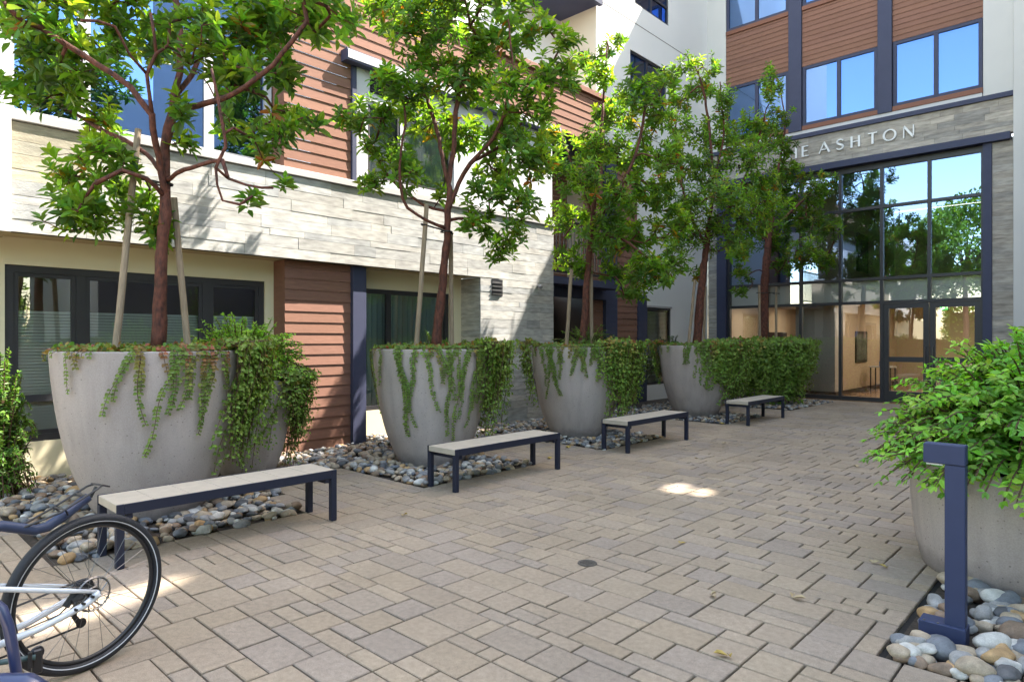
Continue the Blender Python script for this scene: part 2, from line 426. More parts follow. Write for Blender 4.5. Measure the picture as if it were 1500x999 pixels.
def proj(p):
    d = p[0] * FW[0] + p[1] * FW[1]; r = p[0] * RT[0] + p[1] * RT[1]
    return (CX + FPX * r / d, HY - FPX * (p[2] - H) / d, d) if d > .3 else (-1e4, 0, d)
scored = []
for k, c in enumerate(cand):
    px, py, d = proj(c[:3])
    vis = -20 < px < 1500 and py < 1005 and d > 0
    for (qx, qy, qr, qh) in POTS + [(-.36, 5.42, .75, .7)]:      # hidden behind a planter?
        if vis:
            L2 = math.hypot(c[0], c[1]); t = (qx * c[0] + qy * c[1]) / L2
            if 0 < t < L2 - .1 and abs(qx * c[1] - qy * c[0]) / L2 < qr * .62: vis = False
    scored.append(((c[3] * FPX / d if vis else 0) + (c[2] * 60 if vis else 0), k))
scored.sort(reverse=True); hero = set(k for s, k in scored[:290] if s > 0)
bedlabel = {0: 'in the bed around the first concrete planter, by the longest view of a bench', 1: 'in the bed around the second concrete planter', 2: 'in the bed around the third concrete planter',
            3: 'in the bed around the fourth concrete planter', 4: 'in the bed below the hedge-like ivy', 'wall': 'in the strip along the brown siding wall', 'right': 'in the bed around the bollard light'}
bedlabel[0] = 'in the bed around the first and largest concrete planter'
meshes = {}
def stone_mesh(si, cname):
    if (si, cname) not in meshes:
        m = MB(); m.mesh(SH3[si], ICO3[1]); o = m.build('river_stone', M['stone ' + cname], smooth=True)
        meshes[(si, cname)] = o.data; bpy.data.objects.remove(o)
    return meshes[(si, cname)]
pm = MB()
for k, (x, y, z, s) in enumerate(cand):
    tot = srng.uniform(0, sum(wt for _, wt in SW))
    for cn, wt in SW:
        tot -= wt
        if tot <= 0: break
    rot = Matrix.Rotation(srng.uniform(0, 6.28), 3, 'Z') @ Matrix.Rotation(srng.uniform(-.35, .35), 3, 'X') @ Matrix.Rotation(srng.uniform(-.3, .3), 3, 'Y')
    sc = (s * srng.uniform(.9, 1.25), s * srng.uniform(.62, .95), s * srng.uniform(.42, .68))
    if k in hero:
        o = bpy.data.objects.new('river_stone', stone_mesh(srng.randrange(7), cn)); COL.objects.link(o)
        o.location = (x, y, z); o.scale = sc; o.rotation_euler = rot.to_euler()
        b = bed_name(x, y); sz = 'large' if s > .056 else ('medium' if s > .044 else 'small')
        tag(o, f'{sz} rounded {cn} river stone {bedlabel[b]}', 'stone', f'{sz} {cn} river stones {bedlabel[b]}')
    else:
        base = SH2 if math.hypot(x, y) < 9 else SH1; fs = ICO2[1] if base is SH2 else ICO1[1]
        sh = srng.choice(base); kk = srng.uniform(.8, 1.2); c = tuple(q * kk for q in STONES[cn])
        pm.mesh([rot @ Vector((v.x * sc[0], v.y * sc[1], v.z * sc[2])) + Vector((x, y, z)) for v in sh], fs, c)
tag(pm.build('pebbles', M['pebbles'], smooth=True), 'mass of smaller river pebbles filling the beds round the planters', kind='stuff')

# ------------------------------------------------------------------ planters
def planter(x, y, r, h, label, group='tall round concrete planters', name='planter', k_=1.0):
    t = thing(name, (x, y, 0), label, 'planter', group)
    m = MB(); pr = [(r * (1 - .5 * k_), -.01)] + [(r * (1 - (1 - prof_r(k / 24)) * k_), h * k / 24) for k in range(25)]
    pr += [(r - .012, h + .008), (r - .05, h + .008), (r - .062, h - .004), (r - .075, h - .16)]
    m.lathe(pr, (x, y, 0), 72); m.build('pot', M['concrete'], t, smooth=False)
    for p in m.f[:0]: pass
    for o in t.children:
        o.data.polygons.foreach_set('use_smooth', [True] * len(o.data.polygons))
        try: o.data.set_sharp_from_angle(angle=math.radians(35))
        except Exception: pass
    m = MB(); n = 40; ctr = (x, y, h - .06)
    ring = [(x + (r - .068) * math.cos(6.2832 * k / n), y + (r - .068) * math.sin(6.2832 * k / n), h - .09) for k in range(n)]
    for k in range(n): m.face([ring[k], ring[(k + 1) % n], ctr])
    m.build('potting_soil', M['soil'], t)
    return t
planter(*POTS[0], 'large pale concrete planter behind the nearest bench and the bicycle')
planter(*POTS[1], 'tall concrete planter behind the second bench, in front of the brown siding panel')
planter(*POTS[2], 'tall concrete planter beside the stone wall, behind the third bench')
planter(*POTS[3], 'tall concrete planter half covered by ivy, behind the bench closest to the lobby')
planter(*POTS[4], 'concrete planter wrapped completely in ivy beside the lobby glazing')
planter(-7.0, 3.24, .46, 1.06, 'smaller concrete planter tucked behind the largest one, holding a bright green shrub')
planter(-.36, 5.42, .775, .70, 'low wide concrete planter with a leafy shrub behind the bollard light', group=None, k_=.22)

# ------------------------------------------------------------------ leaves
def leaf(m, p, d, n, L, W, col, fold=.25, droop=0.0):
    d = d.normalized(); s = d.cross(n)
    if s.length < 1e-5: s = d.orthogonal()
    s.normalize(); n = s.cross(d)
    tip = p + d * L - n * (droop * L); mid1 = p + d * (L * .38) ; mid2 = p + d * (L * .72) - n * (droop * L * .45)
    up = n * (W * fold)
    a1 = mid1 + s * (W * .5) + up; b1 = mid1 - s * (W * .5) + up; a2 = mid2 + s * (W * .38) + up; b2 = mid2 - s * (W * .38) + up
    m.face([p, a1, a2, tip], col); m.face([p, tip, b2, b1], col)
def rvec(rng):
    while True:
        v = Vector((rng.uniform(-1, 1), rng.uniform(-1, 1), rng.uniform(-1, 1)))
        if .05 < v.length < 1: return v.normalized()

TREEPAL = [(.115, .235, .028), (.150, .275, .030), (.088, .180, .032), (.200, .315, .032), (.125, .245, .036), (.075, .155, .034)]
def tree(base, trunk, limbs, blobs, depth, seed, label, leafL=.105, kden=9.0, dj=.55, spike=.08, r0=.062, tint=1.0, yellow=.02, name='strawberry_tree'):
    rng = random.Random(seed)
    t = thing(name, base, label, 'tree', 'red-barked trees in the planters')
    P = []; par = []; rad = []
    def add(p, q, r=0):
        P.append(Vector(p)); par.append(q); rad.append(r); return len(P) - 1
    def chain(pts, start, ra, rb):
        prev = start; a = P[start] if start >= 0 else None
        allp = ([a] if a is not None else []) + [Vector(p) for p in pts]
        tot = sum((allp[i + 1] - allp[i]).length for i in range(len(allp) - 1)); run = 0
        if start < 0: prev = add(allp[0], -1, ra)
        for i in range(len(allp) - 1):
            seg = (allp[i + 1] - allp[i]).length; n = max(1, int(seg / .11))
            p0 = allp[max(i - 1, 0)]; p1 = allp[i]; p2 = allp[i + 1]; p3 = allp[min(i + 2, len(allp) - 1)]
            for k in range(1, n + 1):
                u = k / n                                    # catmull-rom
                q = .5 * ((2 * p1) + (p2 - p0) * u + (2 * p0 - 5 * p1 + 4 * p2 - p3) * u * u + (3 * p1 - p0 - 3 * p2 + p3) * u ** 3)
                prev = add(q + rvec(rng) * .008, prev, lerp(ra, rb, (run + seg * u) / tot) * rng.uniform(.90, 1.10))
            run += seg
        return prev
    end = chain(trunk, -1, r0, r0 * .62)
    nt_ = len(P)
    for lp in limbs:
        f = Vector(lp[0]); s = min(range(len(P)), key=lambda i: (P[i] - f).length)
        chain(lp[1:], s, lp_r(lp, rad[s]), .012)
    tips = []
    for bl in blobs:
        px, py, rp = bl[:3]; dd = bl[3] if len(bl) > 3 else 0
        c = at(px, py, depth + dd + rng.uniform(-dj, dj)); rr = rp * depth / FPX
        n = max(2, int(kden * (rr / .2) ** 2 * 1.45))
        for _ in range(n):
            v = rvec(rng) * (rng.random() ** .45) * rr
            tips.append(c + Vector((v.x, v.y, v.z * .9)))
    arr = np.array([p[:] for p in P])
    tips.sort(key=lambda q: float(np.min(np.sum((arr - np.array(q[:])) ** 2, 1))))
    leafm = MB(); ntip = [0] * len(P); tipnodes = []
    cap = len(P) + len(tips) * 14; A = np.zeros((cap, 3)); A[:len(P)] = arr; cnt = len(P)
    for q in tips:
        qa = np.array(q[:]); dv = A[:cnt] - qa; d2 = np.sum(dv ** 2, 1)
        d2 = d2 + .35 * np.maximum(0, dv[:, 2]) ** 2 + (np.arange(cnt) < 6) * 9
        s = int(np.argmin(d2)); a = P[s]; dist = (q - a).length
        n = max(1, int(dist / .12)); prev = s
        pd = (P[s] - P[par[s]]).normalized() if par[s] >= 0 else Vector((0, 0, 1))
        ctrl = a + pd * dist * .35 + Vector((0, 0, dist * .08)) + rvec(rng) * dist * .12
        for k in range(1, n + 1):
            u = k / n; p = a * (1 - u) ** 2 + ctrl * (2 * u * (1 - u)) + q * u * u
            prev = add(p, prev); A[cnt] = p[:]; cnt += 1
            if cnt >= cap - 2: A = np.vstack([A, np.zeros((5000, 3))]); cap += 5000
        tipnodes.append(prev)
    num = [0] * len(P)
    for n_ in tipnodes: num[n_] += 1
    for i in range(len(P) - 1, 0, -1):
        if par[i] >= 0: num[par[i]] += num[i]
    for i in range(len(P)):
        r = .0034 * max(1, num[i]) ** .40
        rad[i] = max(rad[i], min(r, .03)) if rad[i] else min(r, .022)
    wood = MB()
    kids = {}
    for i in range(len(P)):
        if par[i] >= 0: kids.setdefault(par[i], []).append(i)
    done = [False] * len(P); stack = [(0, [0])]
    roots = [([0])]
    while roots:
        path = roots.pop(); cur = path[-1]
        while cur in kids:
            ks = sorted(kids[cur], key=lambda i: -rad[i]); nx = ks[0]
            for o_ in ks[1:]: roots.append([cur, o_])
            path.append(nx); cur = nx
        rr = [rad[i] for i in path]
        if len(rr) > 1: rr[0] = min(rr[0], rr[1] * 1.25)
        n = 10 if rr[min(1, len(rr) - 1)] > .03 else (6 if rr[min(1, len(rr) - 1)] > .01 else 4)
        wood.tube([P[i] for i in path], rr, n)
    for ti in tipnodes:
        p = P[ti]; d = (P[ti] - P[par[ti]]).normalized() if par[ti] >= 0 else Vector((0, 0, 1))
        d = (d * .6 + Vector((0, 0, .75)) + rvec(rng) * .35).normalized()
        cb = rng.choice(TREEPAL); kk = rng.uniform(.65, 1.4) * tint
        n = rng.randint(8, 13); sp = spike * rng.uniform(.6, 1.6); g0 = rng.uniform(0, 6.28)
        a = d.orthogonal().normalized(); b = d.cross(a)
        sick = rng.random() < yellow * 1.6; sz0 = rng.uniform(.72, 1.12)
        for k in range(n):
            u = k / n; an = g0 + k * 2.4; out = a * math.cos(an) + b * math.sin(an)
            el = lerp(-.15, .95, u) + rng.uniform(-.15, .15)
            ld = out * math.cos(el) + d * math.sin(el)
            L = leafL * sz0 * rng.uniform(.65, 1.15) * lerp(1.05, .75, u)
            c = tuple(x * kk * rng.uniform(.85, 1.18) for x in cb)
            if u > .75: c = (c[0] * 1.35, c[1] * 1.25, c[2])
            if sick and u < .4: c = rng.choice([(.30, .20, .02), (.34, .12, .02), (.32, .26, .04)])
            leaf(leafm, p + d * (sp * (u - .6)), ld, (d + rvec(rng) * .25).normalized(), L, L * rng.uniform(.36, .46), c, .22, rng.uniform(.0, .25))
    wood.build('trunk', M['bark'], t, smooth=True)
    leafm.build('crown', M['leaf'], t)
    return t
def lp_r(lp, r): return min(r * .56, .021)

def limbs_px(lst, d):
    return [[at(a, b, d + (c[0] if c else 0)) for (a, b, *c) in l] for l in lst]
d1 = 5.78
tr = [at(231, 512, 5.80), at(233, 470, 5.80), at(236, 400, 5.79), at(239, 340, 5.78), at(243, 290, 5.78), at(240, 240, 5.8), at(247, 190, 5.82), at(258, 140, 5.8)]
lim = limbs_px([
    [(243, 290), (232, 230, -.1), (222, 170, -.25), (216, 110, -.35), (228, 80, -.35), (220, 20, -.4)],
    [(216, 110, -.35), (190, 80, -.5), (170, 40, -.6), (120, 30, -.8)],
    [(222, 160, -.2), (190, 128, -.3), (160, 105, -.35), (120, 80, -.4), (60, 40, -.5)],
    [(258, 140), (280, 110, .2), (300, 70, .3), (330, 40, .4), (400, -20, .5)],
    [(258, 140), (265, 90, .1), (262, 30, .15), (250, -50, .2)],
    [(252, 170), (290, 155, -.2), (340, 138, -.35), (400, 95, -.4), (450, 30, -.45)],
    [(245, 270), (280, 245, -.3), (325, 235, -.45), (333, 262, -.5), (315, 245, -.55), (332, 215, -.55), (308, 100, -.6)],
    [(243, 250), (215, 225, .1), (180, 205, .2), (130, 180, .3), (70, 140, .35)],
    [(243, 290), (215, 262, -.2), (180, 250, -.3), (140, 270, -.35)],
    [(333, 262, -.5), (360, 272, -.5), (400, 275, -.5)],
    [(310, 250, -.5), (325, 295, -.5), (350, 300, -.5), (370, 288, -.5)]], d1)
bl1 = [(60, 40, 60), (170, 40, 60), (100, 95, 48), (35, 135, 34), (120, 145, 42), (235, 60, 42), (300, 55, 55), (360, 40, 55), (425, 25, 55), (345, 110, 42), (405, 105, 40), (425, 175, 36),
       (385, 205, 34), (262, 165, 24), (150, 190, 36), (165, 240, 40), (105, 260, 40), (105, 310, 40), (190, 285, 36), (215, 325, 36), (150, 325, 30), (335, 185, 28), (370, 288, 14), (410, 270, 14), (470, 30, 36), (505, 25, 22),
       (280, 215, 22), (100, -60, 80), (230, -70, 90), (360, -70, 80), (460, -50, 50), (20, -20, 60), (440, 190, 26), (8, 40, 20)]
tree((-6.18, 2.04, 1.32), tr, lim, bl1, d1, 5, 'red barked tree with loose glossy crown in the largest planter, nearest to the bicycle', leafL=.142, kden=9.5, dj=.5)
d2 = 8.12
tr = [at(639, 510, 8.16), at(643, 460, 8.16), at(650, 400, 8.15), at(655, 350, 8.14), at(656, 310, 8.12), at(660, 280, 8.12)]
lim = limbs_px([
    [(656, 310), (672, 270), (690, 240, -.1), (720, 205, -.2), (740, 160, -.25), (750, 100, -.3), (745, 30, -.3)],
    [(660, 280), (650, 240, .1), (640, 190, .15), (625, 140, .2), (610, 60, .2), (600, 0, .2)],
    [(660, 270), (665, 210), (670, 150), (690, 80), (700, 20)],
    [(655, 330), (610, 315, -.2), (590, 290, -.3), (585, 240, -.35), (590, 200, -.35)],
    [(655, 315), (620, 300, .2), (570, 260, .4), (540, 200, .5)],
    [(656, 318), (690, 320, .1), (720, 335, .2), (740, 355, .25)],
    [(690, 240), (750, 200, .3), (790, 130, .4), (810, 90, .4)]], d2)
bl2 = [(600, 40, 45), (560, 15, 35), (650, 30, 42), (720, 60, 42), (780, 45, 38), (815, 105, 36), (760, 130, 42), (700, 120, 42), (640, 100, 42), (585, 120, 36), (545, 165, 32), (565, 220, 36), (620, 170, 42), (680, 195, 40),
       (740, 190, 42), (600, 255, 30), (725, 250, 36), (770, 215, 34), (650, 285, 18), (700, 320, 30), (740, 365, 28), (760, 340, 22), (515, 175, 24), (545, 265, 24), (660, -30, 60), (740, -15, 50), (590, -25, 40), (835, 60, 22), (700, 285, 22), (800, 160, 26), (745, 285, 28), (790, 245, 28), (772, 300, 20)]
tree((-6.25, 5.25, 1.31), tr, lim, bl2, d2, 9, 'red barked tree with wide sunlit crown in the planter behind the second bench', leafL=.142, kden=9, dj=.6)
d3 = 10.3
tr = [at(853, 508, 10.3), at(857, 460, 10.3), at(860, 410, 10.3), at(864, 360, 10.3), at(868, 320, 10.3), at(872, 280, 10.3)]
lim = limbs_px([[(866, 340), (900, 290, -.2), (930, 230, -.3), (945, 160, -.3)], [(868, 320), (850, 270, .2), (830, 220, .3), (815, 180, .3)], [(872, 280), (880, 200), (885, 120), (890, 60)],
                [(866, 345), (910, 350, -.3), (950, 380, -.5), (970, 400, -.5)], [(866, 340), (840, 330, .1), (825, 350, .2)]], d3)
bl3 = [(880, 110, 26), (862, 92, 20), (940, 130, 32), (900, 170, 38), (960, 170, 32), (870, 215, 38), (930, 230, 42), (850, 262, 38), (900, 290, 42), (962, 285, 38), (832, 320, 32), (880, 345, 38), (930, 345, 38), (830, 378, 22), (962, 400, 30),
       (930, 425, 26), (988, 378, 26), (900, 400, 22), (850, 395, 20), (905, 62, 14), (885, 78, 12), (812, 200, 26), (800, 235, 26), (975, 120, 20), (985, 230, 28), (985, 330, 30), (945, 395, 26)]
tree((-6.3, 8.25, 1.31), tr, lim, bl3, d3, 13, 'red barked tree with dense low crown in the planter by the stone wall', leafL=.128, kden=10, dj=.6)
d4 = 13.1
tr = [at(1021, 505, 13.1), at(1024, 460, 13.1), at(1028, 420, 13.1), at(1032, 380, 13.1), at(1038, 330, 13.1)]
lim = limbs_px([[(1038, 330), (1045, 270), (1040, 200), (1030, 130), (1015, 90)], [(1035, 350), (1070, 300, .2), (1100, 240, .3), (1120, 170, .3)], [(1035, 360), (1010, 310, -.2), (995, 250, -.3), (990, 180, -.3)], [(1040, 260), (1060, 200), (1055, 120)]], d4)
bl4 = [(1010, 95, 17), (1045, 95, 15), (1020, 130, 26), (1060, 145, 26), (990, 150, 24), (1000, 190, 32), (1050, 200, 36), (1100, 185, 28), (1128, 135, 17), (1100, 230, 36), (1030, 250, 38), (980, 240, 28), (1010, 300, 38), (1070, 290, 38), (1120, 275, 32),
       (1000, 350, 30), (1050, 340, 32), (1100, 330, 32), (1022, 397, 14), (1135, 305, 26), (1085, 365, 22), (985, 110, 14), (1125, 105, 12)]
tree((-6.28, 12.07, 1.31), tr, lim, bl4, d4, 17, 'tree with bright upright shoots at its top, in the fourth planter from the bicycle', leafL=.122, kden=9, dj=.7, spike=.16, r0=.09)
d5 = 15.45
tr = [at(1117, 506, 15.5), at(1119, 460, 15.5), at(1120, 420, 15.5), at(1124, 370, 15.5), at(1130, 320, 15.5)]
lim = limbs_px([[(1130, 320), (1140, 250), (1150, 180), (1140, 120)], [(1128, 340), (1170, 300), (1200, 270)], [(1126, 350), (1095, 330), (1080, 290)]], d5)
bl5 = [(1130, 125, 18), (1143, 170, 18), (1125, 200, 26), (1150, 215, 18), (1150, 260, 32), (1200, 275, 26), (1112, 300, 28), (1170, 310, 36), (1213, 330, 24), (1135, 350, 30), (1180, 368, 30), (1090, 400, 16), (1210, 385, 17), (1080, 360, 20), (1150, 388, 20), (1085, 425, 12)]
tree((-6.28, 15.35, 1.31), tr, lim, bl5, d5, 21, 'darker tree in front of the lobby glazing, standing out of the ivy mass', leafL=.122, kden=10, dj=.7, tint=.85, r0=.115)

# stakes and ties
STK = [((167, 508, 5.6), (203, 190, 5.9), 0, 'the trunk nearest to the bicycle'), ((277, 508, 5.95), (255, 290, 5.95), 0, 'the trunk nearest to the bicycle'),
       ((609, 506, 8.05), (625, 300, 8.1), 1, 'the trunk behind the second bench'), ((662, 504, 8.35), (660, 340, 8.3), 1, 'the trunk behind the second bench'),
       ((829, 503, 10.2), (837, 395, 10.2), 2, 'the trunk beside the stone wall'), ((867, 503, 10.45), (866, 380, 10.5), 2, 'the trunk beside the stone wall'),
       ((1008, 502, 13.0), (1018, 410, 13.0), 3, 'the fourth trunk from the bicycle'), ((1031, 502, 13.3), (1033, 420, 13.3), 3, 'the fourth trunk from the bicycle'),
       ((1113, 502, 15.3), (1112, 418, 15.3), 4, 'the trunk in front of the lobby'), ((1137, 502, 15.5), (1137, 420, 15.5), 4, 'the trunk in front of the lobby')]
side = ['wooden stake further from the lobby, beside ', 'wooden stake nearer to the lobby, beside ']
for i, (a, b, k, what) in enumerate(STK):
    p, q = at(*a), at(*b); m = MB(); p.z = 1.30
    pts = [p.lerp(q, u / 5) + Vector((R(-.003, .003), R(-.003, .003), 0)) for u in range(6)]
    m.tube(pts, [.031, .03, .03, .029, .029, .028], 10)
    tag(m.build('wooden_stake', M['wood'], smooth=False, origin=p), side[i % 2] + what, 'stake', 'wooden tree stakes')
TIES = [((200, 262, 5.87), (240, 270, 5.8), 'largest planter'), ((622, 330, 8.1), (654, 340, 8.14), 'second planter'), ((1111, 429, 15.3), (1137, 430, 15.45), 'ivy-wrapped planter')]
for a, b, what in TIES:
    p, q = at(*a), at(*b); m = MB(); dd = (q - p).normalized(); e = q + dd * .09
    m.tube([p - dd * .05, p.lerp(e, .5) + Vector((0, 0, .01)), e], .011, 6); m.ring(p, (0, 0, 1), .034, .009, 20, 6); m.ring(q, (0, 0, 1), .07, .009, 24, 6)
    tag(m.build('tree_tie', M['black'], origin=p), 'black rubber tie holding the trunk to its stake above the ' + what, 'tree tie', 'tree ties')

# ------------------------------------------------------------------ trailing ivy
IVYG = [(.115, .215, .032), (.15, .25, .038), (.18, .26, .042), (.13, .19, .034)]
IVYR = [(.27, .15, .04), (.25, .18, .04), (.30, .09, .05), (.22, .17, .035)]
def ivy(x, y, r, h, strands, label, seed, top=300, lsz=.042, red=.22, outer=.02, loose=.0):
    rng = random.Random(seed); t = thing('trailing_ivy', (x, y, h), label, 'ivy', 'ivy trailing over the planters')
    fm = MB(); sm = MB()
    for (ang, spread, ln, dens, off) in strands:
        n_ = max(1, int(dens * (1.4 if off > .05 else .42) + .5))
        for _ in range(n_):
            a = math.radians(ang) + rng.gauss(0, math.radians(spread * (1 if off > .05 else 1.5))); L = ln * (rng.uniform(.35, 1.1) if off < .05 else rng.choice((rng.uniform(.2, .6), rng.uniform(.5, .85), rng.uniform(.7, 1.18)))); o_ = off * rng.random() ** 1.3
            redd = rng.random() < red; cb = rng.choice(IVYR if redd else IVYG); wob = rng.gauss(0, .60); ph = rng.uniform(0, 6.28)
            pts = []; s = -.10
            while s < L:
                if s < 0: rr = r + s; zz = h + .02 + .025 * rng.random()
                else:
                    zz = h + .01 - s; rr = r * prof_r(max(0, min(1, zz / h))) + outer + o_ * min(1, s / .15) + .012
                    hang = r + .01 + outer + o_ - s * .12; rr = max(rr, hang if off > .05 else 0)
                if off > .05:
                    bul = math.exp(-((s - .05) / .13) ** 2); zz += bul * .075 * (.4 + o_ / off); rr += bul * .03
                aa = a + wob * max(0, s) * .4 / max(.3, r) + .03 * math.sin(ph + s * 9)
                if zz > .05: pts.append(Vector((x + rr * math.cos(aa), y + rr * math.sin(aa), zz)))
                s += .028
            if len(pts) < 3: continue
            sm.tube(pts[::2] + [pts[-1]], .0028, 4)
            for k, p in enumerate(pts):
                radial = Vector((p.x - x, p.y - y, 0)).normalized(); tang = Vector((-radial.y, radial.x, 0))
                d = (pts[min(k + 1, len(pts) - 1)] - pts[max(k - 1, 0)]).normalized()
                for sg in (-1, 1):
                    if rng.random() < .12: continue
                    ld = (tang * sg * rng.uniform(.7, 1.1) + d * rng.uniform(.1, .7) + radial * rng.uniform(.0, .5)) + rvec(rng) * (loose + (.5 if off > .05 else 0)); p = p + rvec(rng) * .03 * loose + ((radial * .05 * rng.random() + rvec(rng) * .025) if off > .05 else Vector((0, 0, 0)))
                    nn = (radial + Vector((0, 0, .5)) + rvec(rng) * .4).normalized(); q = rng.uniform(.7, 1.3); sz = lsz * rng.uniform(.65, 1.15) * (1 - .35 * (k / len(pts))) * (1.22 if off > .05 else 1); q *= 1.3 if off > .05 else 1  # mass leaves coloured lighter to offset the mass's own shade
                    mixr = min(1, max(0, 1.2 - k * .028 / .35)) if redd else 0
                    c = tuple(v * q for v in lerp3(rng.choice(IVYG), cb, mixr if redd else .6))
                    leaf(fm, p, ld, nn, sz, sz * .85, c, .1, .2)
    for _ in range(top):
        a = rng.uniform(0, 6.283); rr = r * (rng.random() ** .5) * .98; p = Vector((x + rr * math.cos(a), y + rr * math.sin(a), h + rng.uniform(-.03, .035)))
        for _k in range(4):
            c = tuple(v * rng.uniform(.8, 1.4) for v in rng.choice(IVYG if rng.random() < .6 else IVYR))
            leaf(fm, p + rvec(rng) * .03, rvec(rng) + Vector((0, 0, .3)), (Vector((0, 0, 1)) + rvec(rng) * .6).normalized(), lsz, lsz * .85, c, .1)
    sm.build('stems', M['stem'], t); fm.build('leaves', M['ivyleaf'], t)
    return t
# angles: 0 = +X (the court), 90 = away along the wall, -90 = towards the camera
ivy(*POTS[0], [(-59, 2, .14, 4, 0), (-66, 1, .42, 2, .01), (-27, 2.5, .46, 6, .01), (-12, 5, .60, 8, .015), (2, 6, .80, 12, .02), (14, 6, .55, 9, .02), (26, 5, .62, 10, .02), (44, 7, .85, 14, .10), (58, 9, .98, 26, .18), (76, 10, .98, 30, .22), (100, 16, .8, 22, .18), (-10, 45, .10, 30, .02), (-120, 30, .3, 6, .03)],
    'ivy with long trailing strands over the rim of the largest planter', 31, top=480, lsz=.044)
ivy(*POTS[1], [(-118, 8, .7, 8, .04), (-91, 2, .40, 4, .01), (-66, 3, 1.05, 10, .015), (-52, 3, .72, 7, .01), (-30, 2.5, .70, 8, .015), (-20, 2.5, 1.05, 10, .015), (-2, 4, .80, 12, .02), (6, 4, .85, 12, .02), (16, 5, .55, 10, .02), (28, 6, .70, 14, .08), (42, 8, .98, 26, .18), (58, 10, 1.0, 30, .24), (80, 14, .9, 22, .2), (-40, 50, .10, 34, .02)],
    'ivy with reddish strands hanging down the planter behind the second bench', 33, top=420, lsz=.046)
ivy(*POTS[2], [(-140, 12, .85, 16, .10), (-98, 4, .62, 8, .015), (-86, 3, .80, 8, .015), (-72, 3, .55, 8, .015), (-58, 4, .42, 9, .015), (-44, 4, .42, 10, .02), (-30, 4, .40, 9, .02), (-14, 6, .70, 16, .06), (4, 8, .95, 26, .14), (22, 10, 1.05, 32, .22), (44, 12, 1.0, 30, .26), (70, 14, .9, 18, .2), (-50, 60, .12, 44, .02)],
    'thick ivy spilling over the planter by the stone wall', 35, top=420, lsz=.048)
ivy(*POTS[3], [(-150, 10, .7, 12, .08), (-78, 6, .36, 8, .02), (-52, 6, .50, 12, .03), (-36, 8, .80, 18, .08), (-18, 10, .90, 24, .14), (4, 12, .95, 28, .22), (28, 14, .95, 30, .28), (60, 16, .95, 20, .22), (-40, 50, .22, 44, .04)],
    'ivy covering the far half of the fourth planter from the bicycle', 37, top=380, lsz=.05)
ivy(*POTS[4], [(a, 12, 1.22, 12, .16) for a in range(-125, 126, 14)] + [(a, 14, 1.15, 8, .46) for a in range(-120, 121, 16)] + [(a, 14, .6, 7, .42) for a in range(-120, 121, 20)],
    'dark hedge-like mass of ivy wrapping the planter beside the lobby glazing', 39, top=520, red=.06, lsz=.068, loose=.9)
ivy(-7.0, 3.24, .46, 1.06, [(60, 14, .9, 26, .18), (30, 12, .6, 14, .12), (90, 16, .85, 20, .18), (0, 14, .4, 8, .05)], 'sunlit ivy hanging from the smaller planter against the brown siding', 41, top=140)

# ------------------------------------------------------------------ shrubs
def shrub(c, rx, ry, rz, stems, label, seed, lsz=.055, pal=((.10, .19, .025), (.13, .23, .03), (.075, .15, .025), (.16, .26, .04)), group=None, name='shrub', droop=.25, wid=.42, dip=.12):
    rng = random.Random(seed); base = Vector(c)
    t = thing(name, c, label, 'shrub', group); fm = MB(); sm = MB()
    for _ in range(stems):
        v = rvec(rng); v.z = abs(v.z) * (1 + dip - .12) - dip
        e = base + Vector((v.x * rx, v.y * ry, v.z * rz)) * rng.uniform(.72, 1.06)
        s = base + Vector((v.x * rx * .25, v.y * ry * .25, -.02)); ctrl = s.lerp(e, .5) + Vector((0, 0, rz * rng.uniform(.15, .45)))
        Ln = (e - s).length; n = max(6, int(Ln / (lsz * .55))); pts = []
        for k in range(n + 1):
            u = k / n; pts.append(s * (1 - u) ** 2 + ctrl * 2 * u * (1 - u) + e * u * u)
        sm.tube(pts[::3] + [pts[-1]], [.005] * len(pts[::3]) + [.002], 4)
        cb = rng.choice(pal); kk = rng.uniform(.75, 1.25)
        for k in range(int(n * .3), n + 1):
            p = pts[k]; d = (pts[min(k + 1, n)] - pts[k - 1]).normalized(); sd = d.cross(Vector((0, 0, 1))); sd = sd.normalized() if sd.length > .05 else d.orthogonal().normalized()
            if k % 2: sd = (sd + d.cross(sd) * rng.uniform(-.9, .9)).normalized()
            u = k / n
            for sg in (-1, 1):
                if rng.random() < .08: continue
                ld = sd * sg + d * rng.uniform(.2, .9) + rvec(rng) * .55 + Vector((0, 0, rng.uniform(-.5, .15))); L = lsz * rng.uniform(.7, 1.2) * (1.1 - .35 * u)
                c_ = tuple(x * kk * rng.uniform(.85, 1.15) * (1 + .25 * (u > .85)) for x in cb)
                leaf(fm, p, ld, (Vector((0, 0, .7)) + v * .5 + rvec(rng) * .55).normalized(), L, L * wid, c_, .16, droop * rng.random())
            if k == n: leaf(fm, p, d, Vector((0, 0, 1)), lsz * .8, lsz * .3, tuple(x * 1.25 for x in cb), .2)
    sm.build('stems', M['stem'], t); fm.build('leaves', M['shrubleaf'], t)
    return t
shrub((-.36, 5.36, .66), 1.0, 1.0, 1.02, 1000, 'big bright green shrub bulging over the low planter behind the bollard light', 51, lsz=.070, wid=.52, dip=.07, pal=((.17, .36, .04), (.23, .44, .05), (.12, .27, .035), (.30, .48, .07)))
shrub((-6.93, 3.12, 1.02), .66, .82, .84, 460, 'bright yellow-green shrub in the smaller planter against the siding', 53, lsz=.052, wid=.55, pal=((.25, .42, .05), (.30, .46, .06), (.20, .35, .05)), group='green shrubs behind the planters')  # leaf colour raised to stand in for sunlight the tree crown blocks
